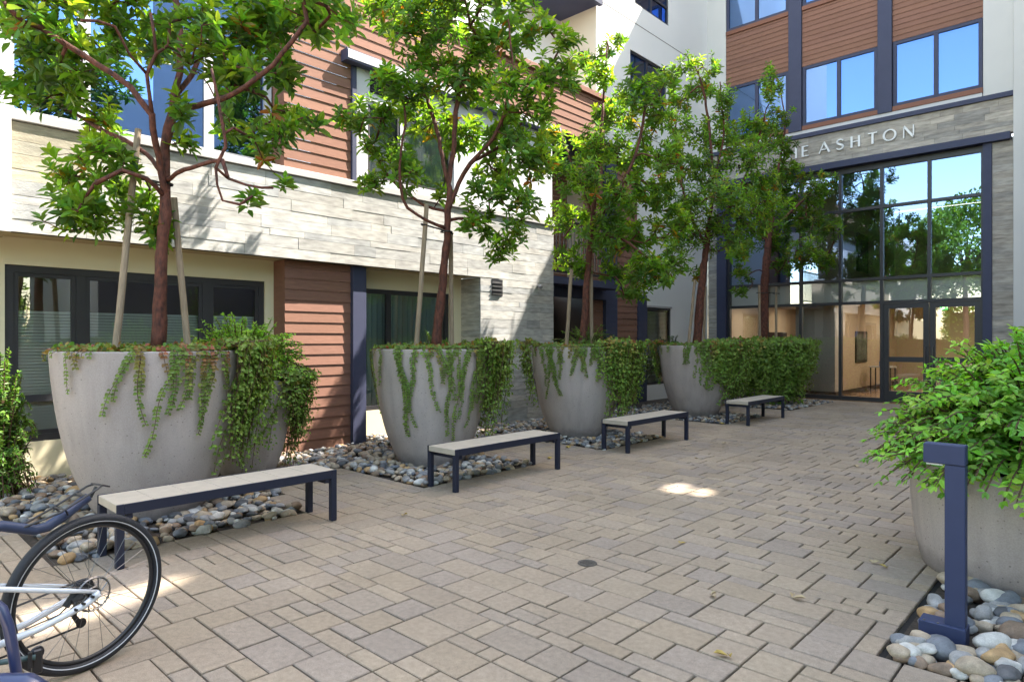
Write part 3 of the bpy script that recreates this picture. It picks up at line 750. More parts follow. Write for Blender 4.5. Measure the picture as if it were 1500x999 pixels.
shrub((-7.1, 6.1, .62), .62, .72, 1.15, 260, 'sunlit shrub in front of the curtained window behind the second planter', 55, lsz=.045, pal=((.12, .21, .03), (.15, .25, .04), (.09, .17, .03)), group='green shrubs behind the planters')
shrub((-6.35, 8.55, 1.36), .62, .62, .44, 110, 'low ferny green shrub growing in the planter by the stone wall', 57, lsz=.04, group='green shrubs behind the planters')
shrub((-7.5, 13.2, .7), .75, .8, 1.0, 150, 'dark green shrub by the narrow window near the lobby', 59, lsz=.05, pal=((.035, .085, .018), (.05, .11, .02)), group='green shrubs behind the planters')
shrub((-7.80, 1.20, .0), .30, .30, 1.6, 260, 'slim bright shrub cut by the edge of the picture beside the ground-floor window', 61, lsz=.05, pal=((.10, .20, .03), (.14, .24, .035)), group=None)

for k_, (sx_, sy_, hh, what) in enumerate(((1.15, 3.0, 3.2, 'at the open end of the residential wing'), (1.0, 7.0, 3.3, 'by the first window of the residential wing'), (.95, 8.8, 3.0, 'between the windows of the residential wing'))):
    shrub((sx_, sy_, 0), .62, .8, hh, 240, 'tall leafy shrub ' + what + ', reflected across the court', 91 + k_, lsz=.10, pal=((.10, .21, .03), (.14, .26, .035), (.08, .17, .03)), group='tall shrubs along the residential wing')
# ------------------------------------------------------------------ benches
def bench(y0, y1):
    x0, x1, zt = -5.22, -4.79, .42
    t = thing('bench', ((x0 + x1) / 2, (y0 + y1) / 2, 0), None, 'bench', 'tile-topped benches in front of the planters')
    m = MB()
    n = 7; fw = .012
    for k in range(n):
        a = lerp(y0 + .003, y1 - .003, k / n) + .0012; b = lerp(y0 + .003, y1 - .003, (k + 1) / n) - .0012
        m.box(x0 + fw + .003, x1 - fw - .003, a, b, zt - .055, zt + .001, bev=.003)
    m.build('seat', M['benchtop'], t)
    m = MB()
    for xa, xb in ((x0, x0 + fw), (x1 - fw, x1)): m.box(xa, xb, y0 + .048, y1 - .048, zt - .065, zt + .003, bev=.002)
    for ya in (y0 + .06, y1 - .10): m.box(x0 + fw + .002, x1 - fw - .002, ya, ya + .04, zt - .10, zt - .057)
    m.build('frame', M['benchframe'], t)
    for xa in (x0 - .001, x1 - .049):
        for ya in (y0, y1 - .048):
            m = MB(); w_ = .05 if xa < -5 else .05
            if xa < -5: m.box(xa, xa + .014, ya, ya + .048, 0.002, zt + .004, bev=.003); m.box(xa + .0142, xa + .05, ya, ya + .048, .002, zt - .066, bev=.003)
            else: m.box(xa + .036, xa + .05, ya, ya + .048, 0.002, zt + .004, bev=.003); m.box(xa, xa + .0358, ya, ya + .048, .002, zt - .066, bev=.003)
            m.build('leg', M['benchframe'], t)
    return t
b0 = bench(1.34, 2.97)
bl = ['low tile-topped bench closest to the bicycle', 'low bench before the planter with long reddish ivy strands, second from the bicycle', 'low bench in front of the planter at the stone wall, third from the bicycle', 'low bench nearest to the glass lobby']
for k, (yy, l) in enumerate(zip((1.34, 4.29, 7.34, 11.12), bl)):
    b = b0 if k == 0 else copy_tree(b0)
    b.location.y = yy + .815; b['label'] = l

# ------------------------------------------------------------------ bollard light
t = thing('bollard_light', (-.63, 3.89, 0), 'slate blue square bollard light with an overhanging head among the river stones', 'bollard light')
m = MB(); m.box(-.665, -.578, 3.875, 3.94, .0, .875, bev=.003); m.build('post', M['bollard'], t)
m = MB(); m.box(-.757, -.577, 3.872, 3.943, .877, .977, bev=.004); m.build('light_head', M['bollard'], t)
m = MB(); m.box(-.745, -.675, 3.885, 3.93, .868, .8765); m.build('lens', M['frost'], t)
for x_ in (-.75, -.69):
    m = MB(); m.tube([(x_, 3.862, .0775), (x_, 3.862, .082)], .006, 8); m.build('screw', M['steel'], t)
m = MB(); m.box(-.6645, -.5785, 3.8755, 3.9395, .8755, .8768); m.build('seam', M['black'], t)
m = MB(); m.box(-.775, -.573, 3.853, 3.965, -.02, .078, bev=.004); m.build('base_plate', M['bollard'], t)

# ------------------------------------------------------------------ drain and fallen leaves
t = thing('drain_cover', (-2.64, 3.55, 0), 'small round dark drain cover set into the pavers', 'drain cover')
m = MB(); m.lathe([(0, .004), (.048, .004), (.051, .002), (.058, .005), (.064, .005), (.066, .001)], (-2.64, 3.55, .001), 32); m.build('rim', M['iron'], t)
for k in range(4):
    m = MB(); m.box(-2.678, -2.602, 3.519 + k * .018, 3.526 + k * .018, .0055, .008); m.build('grate_bar', M['iron'], t)
LV = [(1160, 877, 'pale curled fallen leaf two paver rows away from the low planter', 0, .06), (1042, 872, 'small pale fallen leaf in the middle of the court', 0, .045), (1067, 962, 'bright yellow fallen leaf at the front edge of the court', 1, .055),
      (1278, 826, 'pale fallen leaf close to the low planter', 0, .045), (1255, 685, 'pale fallen leaf beside the big shrub', 0, .06), (833, 657, 'yellow fallen leaf between the second and third benches', 1, .07),
      (806, 673, 'yellow fallen leaf just off the far leg of the second bench', 1, .06), (1058, 650, 'tiny pale leaf on the pavers before the lobby-side bench', 0, .05), (592, 755, 'small yellow leaf on the pavers in front of the second bench', 1, .045), (1018, 672, 'tiny pale leaf beyond the sunlit patch', 0, .04),
      (1060, 622, 'yellow fallen leaf at the near leg of the bench by the lobby', 1, .08), (1300, 833, 'ochre fallen leaf against the foot of the low planter', 1, .04), (995, 797, 'small rusty leaf on the pavers beyond the drain cover', 1, .035)]
for px, py, lab, c, sz in LV:
    s = 1.5 / (py - HY) * FPX; p = at(px, py, s); m = MB(); a = R(0, 6.28); d = Vector((math.cos(a), math.sin(a), .1)); p.z = .006
    leaf(m, p, d, Vector((0, 0, 1)), sz * 1.3, sz * .75, None, .35, -.1); leaf(m, p + Vector((0, 0, .004)), Vector((-d.y, d.x, .3)), Vector((0, 0, 1)), sz * .7, sz * .5, None, .5, .1)
    tag(m.build('fallen_leaf', M['yellowleaf' if c else 'brownleaf'], origin=p), lab, 'leaf', 'leaves fallen on the pavers')
#PART2
# ------------------------------------------------------------------ buildings: small helpers on a wall plane, W(u, n, z) -> world
def WX(xp): return lambda u, n, z: (xp + n, u, z)        # wall facing +X, u runs along Y
def WY(yp): return lambda u, n, z: (u, yp - n, z)        # wall facing -Y, u runs along X
def wbox(m, W, u0, u1, n0, n1, z0, z1, col=None, bev=0):
    a, b = W(u0, n0, z0), W(u1, n1, z1); m.box(a[0], b[0], a[1], b[1], a[2], b[2], col, bev)
def wquad(m, W, u0, u1, z0, z1, n=0, col=None): m.face([W(u0, n, z0), W(u1, n, z0), W(u1, n, z1), W(u0, n, z1)], col)
def wall(m, W, u0, u1, z0, z1, holes=(), depth=.14, n=0):
    us = sorted(set([u0, u1] + [h[0] for h in holes] + [h[1] for h in holes])); zs = sorted(set([z0, z1] + [h[2] for h in holes] + [h[3] for h in holes]))
    for a, b in zip(us, us[1:]):
        for c, d in zip(zs, zs[1:]):
            mu, mz = (a + b) / 2, (c + d) / 2
            if any(h[0] < mu < h[1] and h[2] < mz < h[3] for h in holes): continue
            wquad(m, W, a, b, c, d, n)
    for h in holes:
        for (ua, za, ub, zb) in ((h[0], h[2], h[1], h[2]), (h[0], h[3], h[1], h[3]), (h[0], h[2], h[0], h[3]), (h[1], h[2], h[1], h[3])):
            m.face([W(ua, n, za), W(ub, n, zb), W(ub, n - depth, zb), W(ua, n - depth, za)])
kr = random.Random(77)
def planks(m, W, u0, u1, z0, z1, n=0, base=(.42, .385, .335), var=.16, hs=(.085, .11, .13, .15), ls=(.35, 1.25)):
    wbox(m, W, u0 + .002, u1 - .002, n - .12, n - .022, z0 + .002, z1 - .002, (.05, .045, .04))
    z = z0
    while z < z1 - .001:
        h = kr.choice(hs)
        if z1 - (z + h) < .07: h = z1 - z
        u = u0
        while u < u1 - .001:
            l = kr.uniform(*ls)
            if u1 - (u + l) < .25: l = u1 - u
            c = lerp3(base, (base[0] * .8, base[1] * .84, base[2] * .90), kr.random() ** 2); kk = kr.uniform(1 - var, 1 + var * .6); c = tuple(x * kk for x in c)
            
            if base[0] > .435 and u < 1.9 and z > 3.0 and n == 0: c = (c[0] * .97, c[1] * .91, c[2] * .76) if u < 1.4 else c
            wbox(m, W, u + .0015, u + l - .0015, n - .03, n + kr.uniform(-.004, .003), z + .0012, z + h - .0022, c)
            u += l
        z += h
def siding(m, W, u0, u1, z0, z1, n=0, ex=.147):
    z = z0
    while z < z1 - .004:
        b = min(z + ex, z1); u = u0
        while u < u1 - .001:
            e = u + kr.uniform(1.4, 3.4)
            if u1 - e < .5: e = u1
            k = kr.uniform(.93, 1.07); c = (.235 * k, .122 * k, .086 * k * kr.uniform(.97, 1.03)); q = n + kr.uniform(-.001, .001)
            m.face([W(u + .001, q + .020, z), W(e - .001, q + .020, z), W(e - .001, q + .006, b), W(u + .001, q + .006, b)], c)
            m.face([W(u, q + .020, z), W(e, q + .020, z), W(e, n + .002, z + .003), W(u, n + .002, z + .003)], c)
            for v in (u + .001, e - .001): m.face([W(v, q + .020, z), W(v, q + .006, b), W(v, n - .05, b), W(v, n - .05, z)], c)
            u = e
        z = b
def window(parent, W, u0, u1, z0, z1, mull=(), trans=(), fm='darkframe', gm='glass', fw=.055, n=-.05, dn=.06, blind=None, room='interior', rd=.9, label=None, sash=None, bz=None):
    m = MB()
    wbox(m, W, u0, u1, n - dn, n + .001, z0, z0 + fw); wbox(m, W, u0, u1, n - dn, n + .001, z1 - fw, z1)
    for a, b in ((u0, u0 + fw), (u1 - fw, u1)): wbox(m, W, a, b, n - dn, n, z0 + fw, z1 - fw)
    for x in mull: wbox(m, W, x - fw * .6, x + fw * .6, n - dn, n - .002, z0 + fw, z1 - fw)
    for item in trans:
        z, a, b = item if isinstance(item, tuple) else (item, u0, u1)
        wbox(m, W, max(a, u0 + fw), min(b, u1 - fw), n - dn, n - .003, z - fw * .5, z + fw * .5)
    o = m.build('window', M[fm], parent)
    if label: o['label'] = label
    edges = [u0 + fw] + [x for x in sorted(mull)] + [u1 - fw]
    for a, b in zip(edges, edges[1:]):
        g_ = MB(); wquad(g_, W, a, b, z0 + fw * .5, z1 - fw * .5, n - .03); g_.build('pane', M[gm], o)
    if sash:
        s_ = MB()
        for a, b in zip(edges, edges[1:]):
            a2 = a + (fw * .6 if a > u0 + fw else 0); b2 = b - (fw * .6 if b < u1 - fw else 0); k = .045
            for q in ((a2, b2, z0 + fw, z0 + fw + k), (a2, b2, z1 - fw - k, z1 - fw), (a2, a2 + k, z0 + fw + k, z1 - fw - k), (b2 - k, b2, z0 + fw + k, z1 - fw - k)): wbox(s_, W, q[0], q[1], n - dn + .012, n - .012, q[2], q[3])
        s_.build('sash', M[sash], o)
    if blind:
        b_ = MB(); ba, bb = u0 + fw, u1 - fw
        if blind == 'slats':
            z = z0 + fw; zt_ = bz if bz else z1 - fw
            while z < zt_:
                b_.face([W(ba, n - .11, z + .030), W(bb, n - .11, z + .030), W(bb, n - .075, z), W(ba, n - .075, z)]); z += .034
            b_.build('blind', M['blind'], o)
        else:
            nn = int((bb - ba) / .05)
            for k in range(nn):
                a, b = lerp(ba, bb, k / nn), lerp(ba, bb, (k + 1) / nn); s1, s2 = (.03, 0) if k % 2 else (0, .03)
                b_.face([W(a, n - .16 - s1, z0), W(b, n - .16 - s2, z0), W(b, n - .16 - s2, z1), W(a, n - .16 - s1, z1)])
            b_.build('curtain', M['curtain'], o)
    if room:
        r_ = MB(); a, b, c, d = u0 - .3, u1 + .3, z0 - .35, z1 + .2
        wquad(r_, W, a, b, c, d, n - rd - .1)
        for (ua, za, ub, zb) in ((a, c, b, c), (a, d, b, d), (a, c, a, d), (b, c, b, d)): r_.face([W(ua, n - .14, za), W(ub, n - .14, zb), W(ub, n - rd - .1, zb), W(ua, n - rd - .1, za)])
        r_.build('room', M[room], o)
    return o

# ------------------------------------------------------------------ the low wing along the planters
A = thing('apartment_building', (-8.5, 5, 0), 'low apartment wing with brown siding and a pale stone band, running behind the planters', 'building')
m = MB(); W85 = WX(-8.5)
wall(m, W85, -9, 7.76, -.1, 2.62, [(1.345, 4.16, .415, 2.29), (5.62, 7.47, .41, 2.29)], .05); m.build('wall', M['cream'], A)
m = MB()                                                   # flat casing round the ground-floor windows
for a, b, c, d in ((1.345, 4.16, .415, 2.29), (5.62, 7.47, .41, 2.29)):
    wbox(m, W85, a - .02, b + .06, .001, .012, d, d + .05); wbox(m, W85, b, b + .07, .001, .012, c, d - .001)
m.build('casing', M['cream'], A)
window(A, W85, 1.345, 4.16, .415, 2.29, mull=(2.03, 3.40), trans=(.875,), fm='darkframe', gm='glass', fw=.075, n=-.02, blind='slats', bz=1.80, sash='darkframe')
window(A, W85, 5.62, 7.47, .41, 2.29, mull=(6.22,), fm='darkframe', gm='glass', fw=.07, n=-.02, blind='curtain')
m = MB(); m.face([(-8.03, 1.2, 2.578), (-8.52, 1.2, 2.578), (-8.52, 7.79, 2.578), (-8.03, 7.79, 2.578)]); m.build('soffit', M['soffit'], A)
m = MB(); WB = WX(-8.0)
planks(m, WB, 1.312, 9.68, 2.57, 3.66, base=(.44, .42, .385)); planks(m, WB, 7.735, 9.68, -.05, 2.568, base=(.44, .42, .385))
planks(m, WY(7.735), -8.49, -8.034, -.05, 2.565, base=(.42, .39, .33))
m.build('stone_band', M['plank'], A)
m = MB(); m.box(-8.6, -8.03, 9.665, 9.679, -.05, 3.66); m.box(-8.6, -8.14, 7.86, 9.66, -.05, 3.64); m.build('end_wall', M['greystucco'], A)
m = MB(); m.box(-8.52, -7.965, 1.312, 9.70, 3.668, 3.757, bev=.004)
for yy in (1.2,): pass
m.build('cap_flashing', M['cap'], A)
m = MB(); S = WX(-8.2); siding(m, S, 4.285, 5.30, -.02, 2.567); m.face([(-8.2, 4.287, -.05), (-8.5, 4.287, -.05), (-8.5, 4.287, 2.57), (-8.2, 4.287, 2.57)], (.235, .122, .086)); m.build('siding', M['siding'], A)
m = MB(); wbox(m, S, 5.302, 5.53, -.28, .075, -.05, 2.566, bev=.004); m.build('pilaster', M['slate'], A)
# upper storey
W84 = WX(-8.38)
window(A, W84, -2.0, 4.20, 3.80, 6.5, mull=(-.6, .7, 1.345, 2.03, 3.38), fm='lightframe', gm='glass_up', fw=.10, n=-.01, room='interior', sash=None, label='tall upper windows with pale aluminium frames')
m = MB(); wall(m, WX(-8.36), -9, 4.2, 6.5, 6.72); wall(m, WX(-8.37), -9, -2.0, 3.76, 6.5); m.build('upper_wall', M['stucco'], A)
m = MB(); U1 = WX(-8.1)
siding(m, U1, 4.22, 5.24, 3.757, 6.55); siding(m, U1, 5.24, 11.5, 5.60, 6.55); m.face([(-8.09, 4.219, 3.75), (-8.40, 4.219, 3.75), (-8.40, 4.219, 6.55), (-8.09, 4.219, 6.55)], (.235, .122, .086))
m.build('siding', M['siding'], A); m = MB(); siding(m, WX(-9.6), 9.75, 12.1, 2.75, 6.5); m.build('siding', M['siding'], A)
m = MB(); m.box(-8.45, -8.02, 4.15, 11.55, 6.552, 6.66, bev=.005); m.build('parapet_cap', M['siding_sill'], A)
m = MB(); wbox(m, U1, 5.245, 5.315, -.1, .05, 3.76, 5.42); wbox(m, U1, 5.08, 9.85, -.05, .16, 5.425, 5.59, bev=.004); m.build('canopy', M['slate'], A)
m = MB(); wbox(m, U1, 5.10, 9.83, .162, .168, 5.455, 5.575); m.build('canopy_fascia', M['lightframe'], A)
m = MB(); P1 = WX(-8.07)
wall(m, P1, 5.317, 9.72, 3.76, 5.424, [(5.48, 7.2, 3.84, 5.0)], .06); m.build('window_surround', M['whitepanel'], A)
m = MB()
for k in range(6): wbox(m, P1, 5.56, 6.1, .004, .02, 5.14 + k * .042, 5.165 + k * .042)
wbox(m, P1, 5.55, 6.11, .002, .006, 5.12, 5.40); m.build('louver', M['black'], A)
window(A, P1, 5.48, 7.2, 3.84, 5.0, mull=(6.15,), fm='lightframe', gm='glass', fw=.05, n=-.02, blind='curtain', sash='darkframe')
m = MB(); m.face([(-8.1, 9.7, 5.595), (-9.65, 9.7, 5.595), (-9.65, 12.1, 5.595), (-8.1, 12.1, 5.595)]); m.build('balcony_soffit', M['slate'], A); m = MB(); m.box(-9.65, -8.05, 9.70, 12.08, 2.60, 2.74); m.build('balcony_slab', M['slate'], A)
m = MB()
for z in (2.82, 3.82): m.box(-8.10, -8.06, 9.70, 12.0, z, z + .04)
for k in range(20): m.box(-8.09, -8.07, 9.74 + k * .115, 9.752 + k * .115, 2.86, 3.82)
m.build('railing', M['black'], A)
m = MB(); wall(m, WX(-10.1), 9.68, 12.09, -.05, 2.62); m.face([(-8.5, 9.681, -.05), (-10.1, 9.681, -.05), (-10.1, 9.681, 2.62), (-8.5, 9.681, 2.62)]); m.face([(-8.78, 12.09, -.05), (-10.1, 12.09, -.05), (-10.1, 12.09, 2.59), (-8.78, 12.09, 2.59)]); m.build('entry_recess', M['lobbydark'], A)
m = MB(); wbox(m, WX(-8.6), 9.69, 12.25, -.1, .03, 2.40, 2.598); m.build('beam', M['slate'], A)
m = MB(); m.face([(-8.4, 4, 6.6), (-9.9, 4, 6.6), (-9.9, 12.1, 6.6), (-8.4, 12.1, 6.6)]); m.face([(-8.4, -9, 6.7), (-16, -9, 6.7), (-16, 4.1, 6.7), (-8.4, 4.1, 6.7)]); m.build('roof', M['cap'], A)
m = MB(); W98 = WX(-9.8); wall(m, W98, 4, 12.1, 6.55, 14.85, [(6.9, 8.68, 7.75, 9.2)], .1); m.face([(-9.8, 4, 6.6), (-16, 4, 6.6), (-16, 4, 14.85), (-9.8, 4, 14.85)]); m.build('setback_wall', M['stucco'], A)
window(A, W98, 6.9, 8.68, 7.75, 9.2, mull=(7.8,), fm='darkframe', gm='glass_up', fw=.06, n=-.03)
m = MB(); m.box(-9.79, -8.66, 10.25, 12.09, 9.05, 9.32); m.box(-8.66, -8.56, 10.2, 12.09, 9.0, 9.36); m.build('balcony_slab', M['slate'], A)
m = MB()                                                  # white bay at the near end
m.box(-9, -7.94, -4, 1.308, 2.56, 3.86); m.build('white_bay', M['stucco'], A)
m = MB(); m.face([(-7.95, -4, 2.556), (-8.5, -4, 2.556), (-8.5, 1.306, 2.556), (-7.95, 1.306, 2.556)]); m.build('soffit', M['soffit'], A)
m = MB(); m.box(-8.0, -7.994, 8.0, 8.27, 2.27, 2.555); v = m.build('wall_vent', M['black'], A)
m = MB()
for k in range(4): m.face([(-7.990, 8.005, 2.285 + k * .068), (-7.990, 8.24, 2.285 + k * .068), (-7.960, 8.24, 2.255 + .05 + k * .068), (-7.960, 8.005, 2.255 + .05 + k * .068)])
m.build('vane', M['lightframe'], v)
m = MB(); m.tube([(-8.0, 9.22, 2.50), (-7.93, 9.20, 2.50), (-7.88, 9.17, 2.47)], [.03, .035, .035], 12); m.build('security_camera', M['camera_grey'], A)

# ------------------------------------------------------------------ the white tower at the inner corner
T = thing('apartment_tower', (-8.75, 14.8, 0), 'tall white stucco tower at the inner corner between the low wing and the lobby', 'building')
m = MB(); W87 = WX(-8.75)
wall(m, W87, 12.1, 17.52, -.05, 14.85, [(13.7, 15.33, 9.72, 11.2), (13.49, 15.22, 7.42, 8.53), (14.1, 15.4, .37, 2.32)], .12); m.build('wall', M['stucco'], T)
m = MB(); m.face([(-8.752, 12.098, 0), (-10.2, 12.098, 0), (-10.2, 12.098, 14.85), (-8.752, 12.098, 14.85)]); m.build('side_wall', M['bounce_beige'], T)
m = MB()
wbox(m, W87, 12.1, 17.48, .0005, .003, 9.222, 9.240); wbox(m, W87, 12.1, 17.48, .0005, .003, 6.55, 6.566); m.build('joint', M['interior'], T)
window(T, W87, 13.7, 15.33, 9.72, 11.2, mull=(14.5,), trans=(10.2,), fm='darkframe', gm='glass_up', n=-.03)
window(T, W87, 13.49, 15.22, 7.42, 8.53, mull=(14.3,), fm='darkframe', gm='glass_up', n=-.03, blind='curtain')
window(T, W87, 14.1, 15.4, .37, 2.32, mull=(14.25,), trans=(.78,), fm='darkframe', gm='glass', n=.0, blind='slats', bz=2.2)
m = MB(); m.box(-8.90, -8.73, 13.98, 15.46, 2.322, 2.37); m.build('window_hood', M['cap'], T)
m = MB(); siding(m, W87, 11.6, 13.7, -.05, 5.6, n=.05); m.build('siding', M['siding'], T)
m = MB(); wbox(m, W87, 12.27, 12.73, .0, .15, -.05, 6.0, bev=.004); wbox(m, W87, 13.70, 14.09, .0, .10, -.05, 2.6); m.build('pilaster', M['slate'], T)
for (a, b, z) in ((-9.22, -9.08, 7.9), (-9.10, -9.0, 6.9)):
    m = MB(); m.box(a, b, 12.02, 12.097, z, z + .22, bev=.01); m.build('wall_light', M['black'], T)
m = MB(); m.face([(-8.75, 12.1, 14.85), (-16, 12.1, 14.85), (-16, 17.5, 14.85), (-8.75, 17.5, 14.85)]); m.build('roof', M['cap'], T)

# ------------------------------------------------------------------ the entrance block
EB = thing('entrance_building', (-5, 17.5, 0), 'entrance block with a tall glazed lobby, stone header and brown siding between blue windows', 'building')
W = WY(17.5)
m = MB(); stone = (.43, .38, .32)
planks(m, W, -8.37, -1.752, 5.945, 6.71, base=stone, hs=(.10, .13, .15)); planks(m, W, -2.128, -1.752, -.05, 5.777, base=stone, ls=(.2, .5)); planks(m, W, -8.74, -8.46, -.05, 6.71, base=stone, ls=(.2, .5))
m.build('stone_cladding', M['plank'], EB)
m = MB(); wbox(m, W, -8.46, -8.37, -.1, -.02, 5.94, 6.71); wbox(m, W, -8.46, -1.80, -.14, .13, 5.782, 5.940, bev=.004)
wbox(m, W, -2.29, -2.13, -.2, .04, -.02, 5.78); wbox(m, W, -8.455, -8.19, -.2, .04, -.02, 5.78); m.build('portal_frame', M['slate'], EB)
m = MB(); wbox(m, W, -8.75, -1.75, -.1, .06, 6.713, 6.815); m.build('string_course', M['slate'], EB)
m = MB(); wbox(m, W, -8.2, -2.30, -.1, .03, 6.818, 6.905); m.build('white_trim', M['whitepanel'], EB)
m = MB(); wbox(m, W, -8.75, -8.19, -.2, .02, 6.818, 14.85); m.build('stucco_pier', M['greystucco'], EB); m = MB(); wbox(m, W, -2.283, -1.76, -.2, .02, 6.818, 14.85); m.build('stucco_pier', M['greystucco'], EB)
m = MB(); wbox(m, W, -1.748, 1.6, -.3, .14, -.05, 14.85, bev=.01); wbox(m, W, -1.60, 1.5, .141, .165, -.05, 14.8); m.build('stucco_wall', M['greystucco'], EB)
m = MB(); wbox(m, W, -1.45, -1.425, .17, .2, 0, 2.35); wbox(m, W, -1.45, -1.425, .17, .2, 5.9, 6.5); m.build('downpipe', M['black'], EB)
bays = [(-8.185, -6.455), (-6.12, -4.355), (-4.045, -2.285)]
m = MB()
for a, b in ((-6.452, -6.123), (-4.352, -4.048)): wbox(m, W, a, b, -.15, .07, 6.908, 14.0, bev=.004)
m.build('pilaster', M['slate'], EB)
for a, b in bays:
    mw = MB()
    for z0 in (6.908, 10.0, 13.1):
        ms = MB(); wbox(ms, W, a + .002, b - .002, -.1, .05, z0, z0 + .11, bev=.004); ms.build('sill', M['siding_sill'], EB)
    for z0, z1 in ((8.555, 9.998), (11.66, 13.09)): ml = MB(); siding(ml, W, a, b, z0, z1, ex=.125); ml.build('siding', M['siding'], EB)
    wbox(mw, W, a, b, -.2, -.02, 13.2, 14.85)
    mw.build('parapet', M['greystucco'], EB)
for a, b in bays:
    for z0, z1 in ((7.02, 8.55), (10.112, 11.655)):
        window(EB, W, a + .01, b - .01, z0, z1, mull=((a + b) / 2,), fm='slate', gm='glass_up', fw=.075, n=.012, dn=.07, rd=1.2)
# curtain wall
m = MB(); n0 = -.10
wbox(m, W, -8.19, -2.29, n0 - .12, n0 + .02, 5.64, 5.78)
for x in (-3.315, -4.30, -5.23, -6.19, -7.10, -8.06 - .09): wbox(m, W, x - .035, x + .035, n0 - .09, n0 + .03, 2.44 if x == -3.315 else 0, 5.64)
for z in (2.41, 2.985, 4.71): wbox(m, W, -8.19, -2.29, n0 - .085, n0 + .028, z - .035, z + .035)
wbox(m, W, -8.19, -4.3, n0 - .08, n0 + .025, .0, .10); wbox(m, W, -2.335, -2.29, n0 - .09, n0 + .03, 0, 5.64)
cw = m.build('curtain_wall', M['darkframe'], EB)
xs = [-8.19, -7.10, -6.19, -5.23, -4.30, -3.315, -2.29]
for a, b in zip(xs, xs[1:]):
    for z0, z1 in ((.08, 2.41), (2.41, 2.985), (2.985, 4.71), (4.71, 5.64)):
        if z0 < 1 and a >= -4.31: continue
        g_ = MB(); wquad(g_, W, a, b, z0, z1, n0 - .03); g_.build('pane', M['glass_high' if z0 > 2.9 else 'glass_lobby'], cw)
m = MB(); wbox(m, W, -8.19, -2.29, n0 - .2, n0 - .15, 2.43, 2.965); m.build('frosted_band', M['frost'], EB)
for a, b, hx in ((-4.262, -3.322, -3.39), (-3.308, -2.338, -3.24)):
    m = MB(); s = .115
    for q in ((a, a + s, .012, 2.37), (b - s, b, .012, 2.37), (a + s, b - s, .012, .28), (a + s, b - s, 2.25, 2.37), (a + s, b - s, .98, 1.10)): wbox(m, W, q[0], q[1], n0 - .06, n0 + .015, q[2], q[3])
    d_ = m.build('door', M['darkframe'], EB)
    for z0, z1 in ((.28, .98), (1.10, 2.25)):
        g_ = MB(); wquad(g_, W, a + s, b - s, z0, z1, n0 - .02); g_.build('pane', M['glass_lobby'], d_)
    m = MB(); m.tube([W(hx, n0 + .02, .85), W(hx, n0 + .07, .87), W(hx, n0 + .07, 1.33), W(hx, n0 + .02, 1.35)], .013, 8); m.build('handle', M['steel'], d_)
# lobby
m = MB(); m.box(-8.7, -1.75, 17.46, 25, -.03, .004); m.build('lobby_floor', M['lobbyfloor'], EB)
m = MB(); m.box(-8.7, -1.75, 17.85, 25, 2.56, 2.86); m.box(-8.7, -1.75, 17.72, 25, 5.82, 5.9); m.build('lobby_ceiling', M['lobbywhite'], EB)
m = MB(); m.box(-8.75, -8.65, 17.62, 25, 0, 5.8); m.box(-8.7, -1.75, 24.95, 25.05, 0, 5.8); m.box(-1.80, -1.7, 17.62, 25, 0, 5.8); m.build('lobby_wall', M['ochre'], EB)
m = MB(); m.box(-5.75, -5.62, 18.9, 24.9, .0, 2.555); m.box(-6.9, -5.7, 19.5, 24.9, 2.87, 5.8); m.build('lobby_partition', M['ochre'], EB)
m = MB(); m.box(-6.65, -5.63, 18.5, 18.9, .12, 2.555); m.build('lobby_pier', M['lobbywhite'], EB)
m = MB(); m.box(-6.66, -5.61, 18.49, 18.91, .004, .12); m.box(-5.62, -5.605, 18.91, 24.9, .004, .13); m.build('baseboard', M['lobbydark'], EB)
for x, wd in ((-8.4, .75), (-7.2, .6)):
    m = MB(); m.box(x - wd / 2, x + wd / 2, 21.2, 21.6, .004, 1.75, bev=.02); m.build('cabinet_niche', M['lobbydark'], EB)
for x in (-7.6, -4.4, -2.9):
    for y in (19.2, 22.2):
        m = MB(); m.box(x - .35, x + .35, y, y + .3, 2.548, 2.559); m.build('ceiling_light', M['lamp'], EB)
t = thing('framed_picture', (-5.60, 20.6, 1.15), 'dark framed picture on the ochre lobby wall at eye level behind the glass', 'picture', 'pictures in the lobby')
m = MB(); m.box(-5.617, -5.585, 20.2, 21.3, .85, 1.75, bev=.008); m.build('frame', M['black'], t)
m = MB(); m.box(-5.584, -5.582, 20.28, 21.22, .93, 1.67); m.build('artwork', M['picture'], t)
t = thing('framed_picture', (-5.68, 21, 3.6), 'dark framed picture on the upper lobby wall above the frosted band', 'picture', 'pictures in the lobby')
m = MB(); m.box(-5.697, -5.66, 20.6, 21.7, 3.5, 4.6, bev=.008); m.build('frame', M['black'], t)
m = MB(); m.box(-5.659, -5.657, 20.7, 21.6, 3.6, 4.5); m.build('artwork', M['picture'], t)
t = thing('side_table', (-5.15, 21.2, 0), 'small lobby side table with cards standing on it behind the glass', 'table')
m = MB(); m.box(-5.45, -4.85, 20.9, 21.5, .70, .74, bev=.006); m.build('tabletop', M['lobbywhite'], t)
for x in (-5.42, -4.91):
    for y in (20.93, 21.44):
        m = MB(); m.box(x, x + .03, y, y + .03, .004, .70); m.build('leg', M['black'], t)
m = MB(); m.box(-5.2, -4.98, 21.0, 21.05, .741, .88, bev=.004); tag(m.build('display_card', M['blueitem'], origin=(-5.1, 21, .74)), 'blue display card on the lobby side table', 'card')
m = MB(); m.box(-5.25, -5.0, 21.25, 21.28, .741, 1.15, bev=.004); tag(m.build('display_card', M['pinkitem'], origin=(-5.1, 21.25, .74)), 'taller pink display card on the lobby side table', 'card')
t = thing('exit_sign', (-3.2, 18.6, 2.3), 'small green lit exit sign hanging inside the right-hand lobby door', 'sign')
t['label'] = 'small green lit exit sign hanging inside the lobby doors'
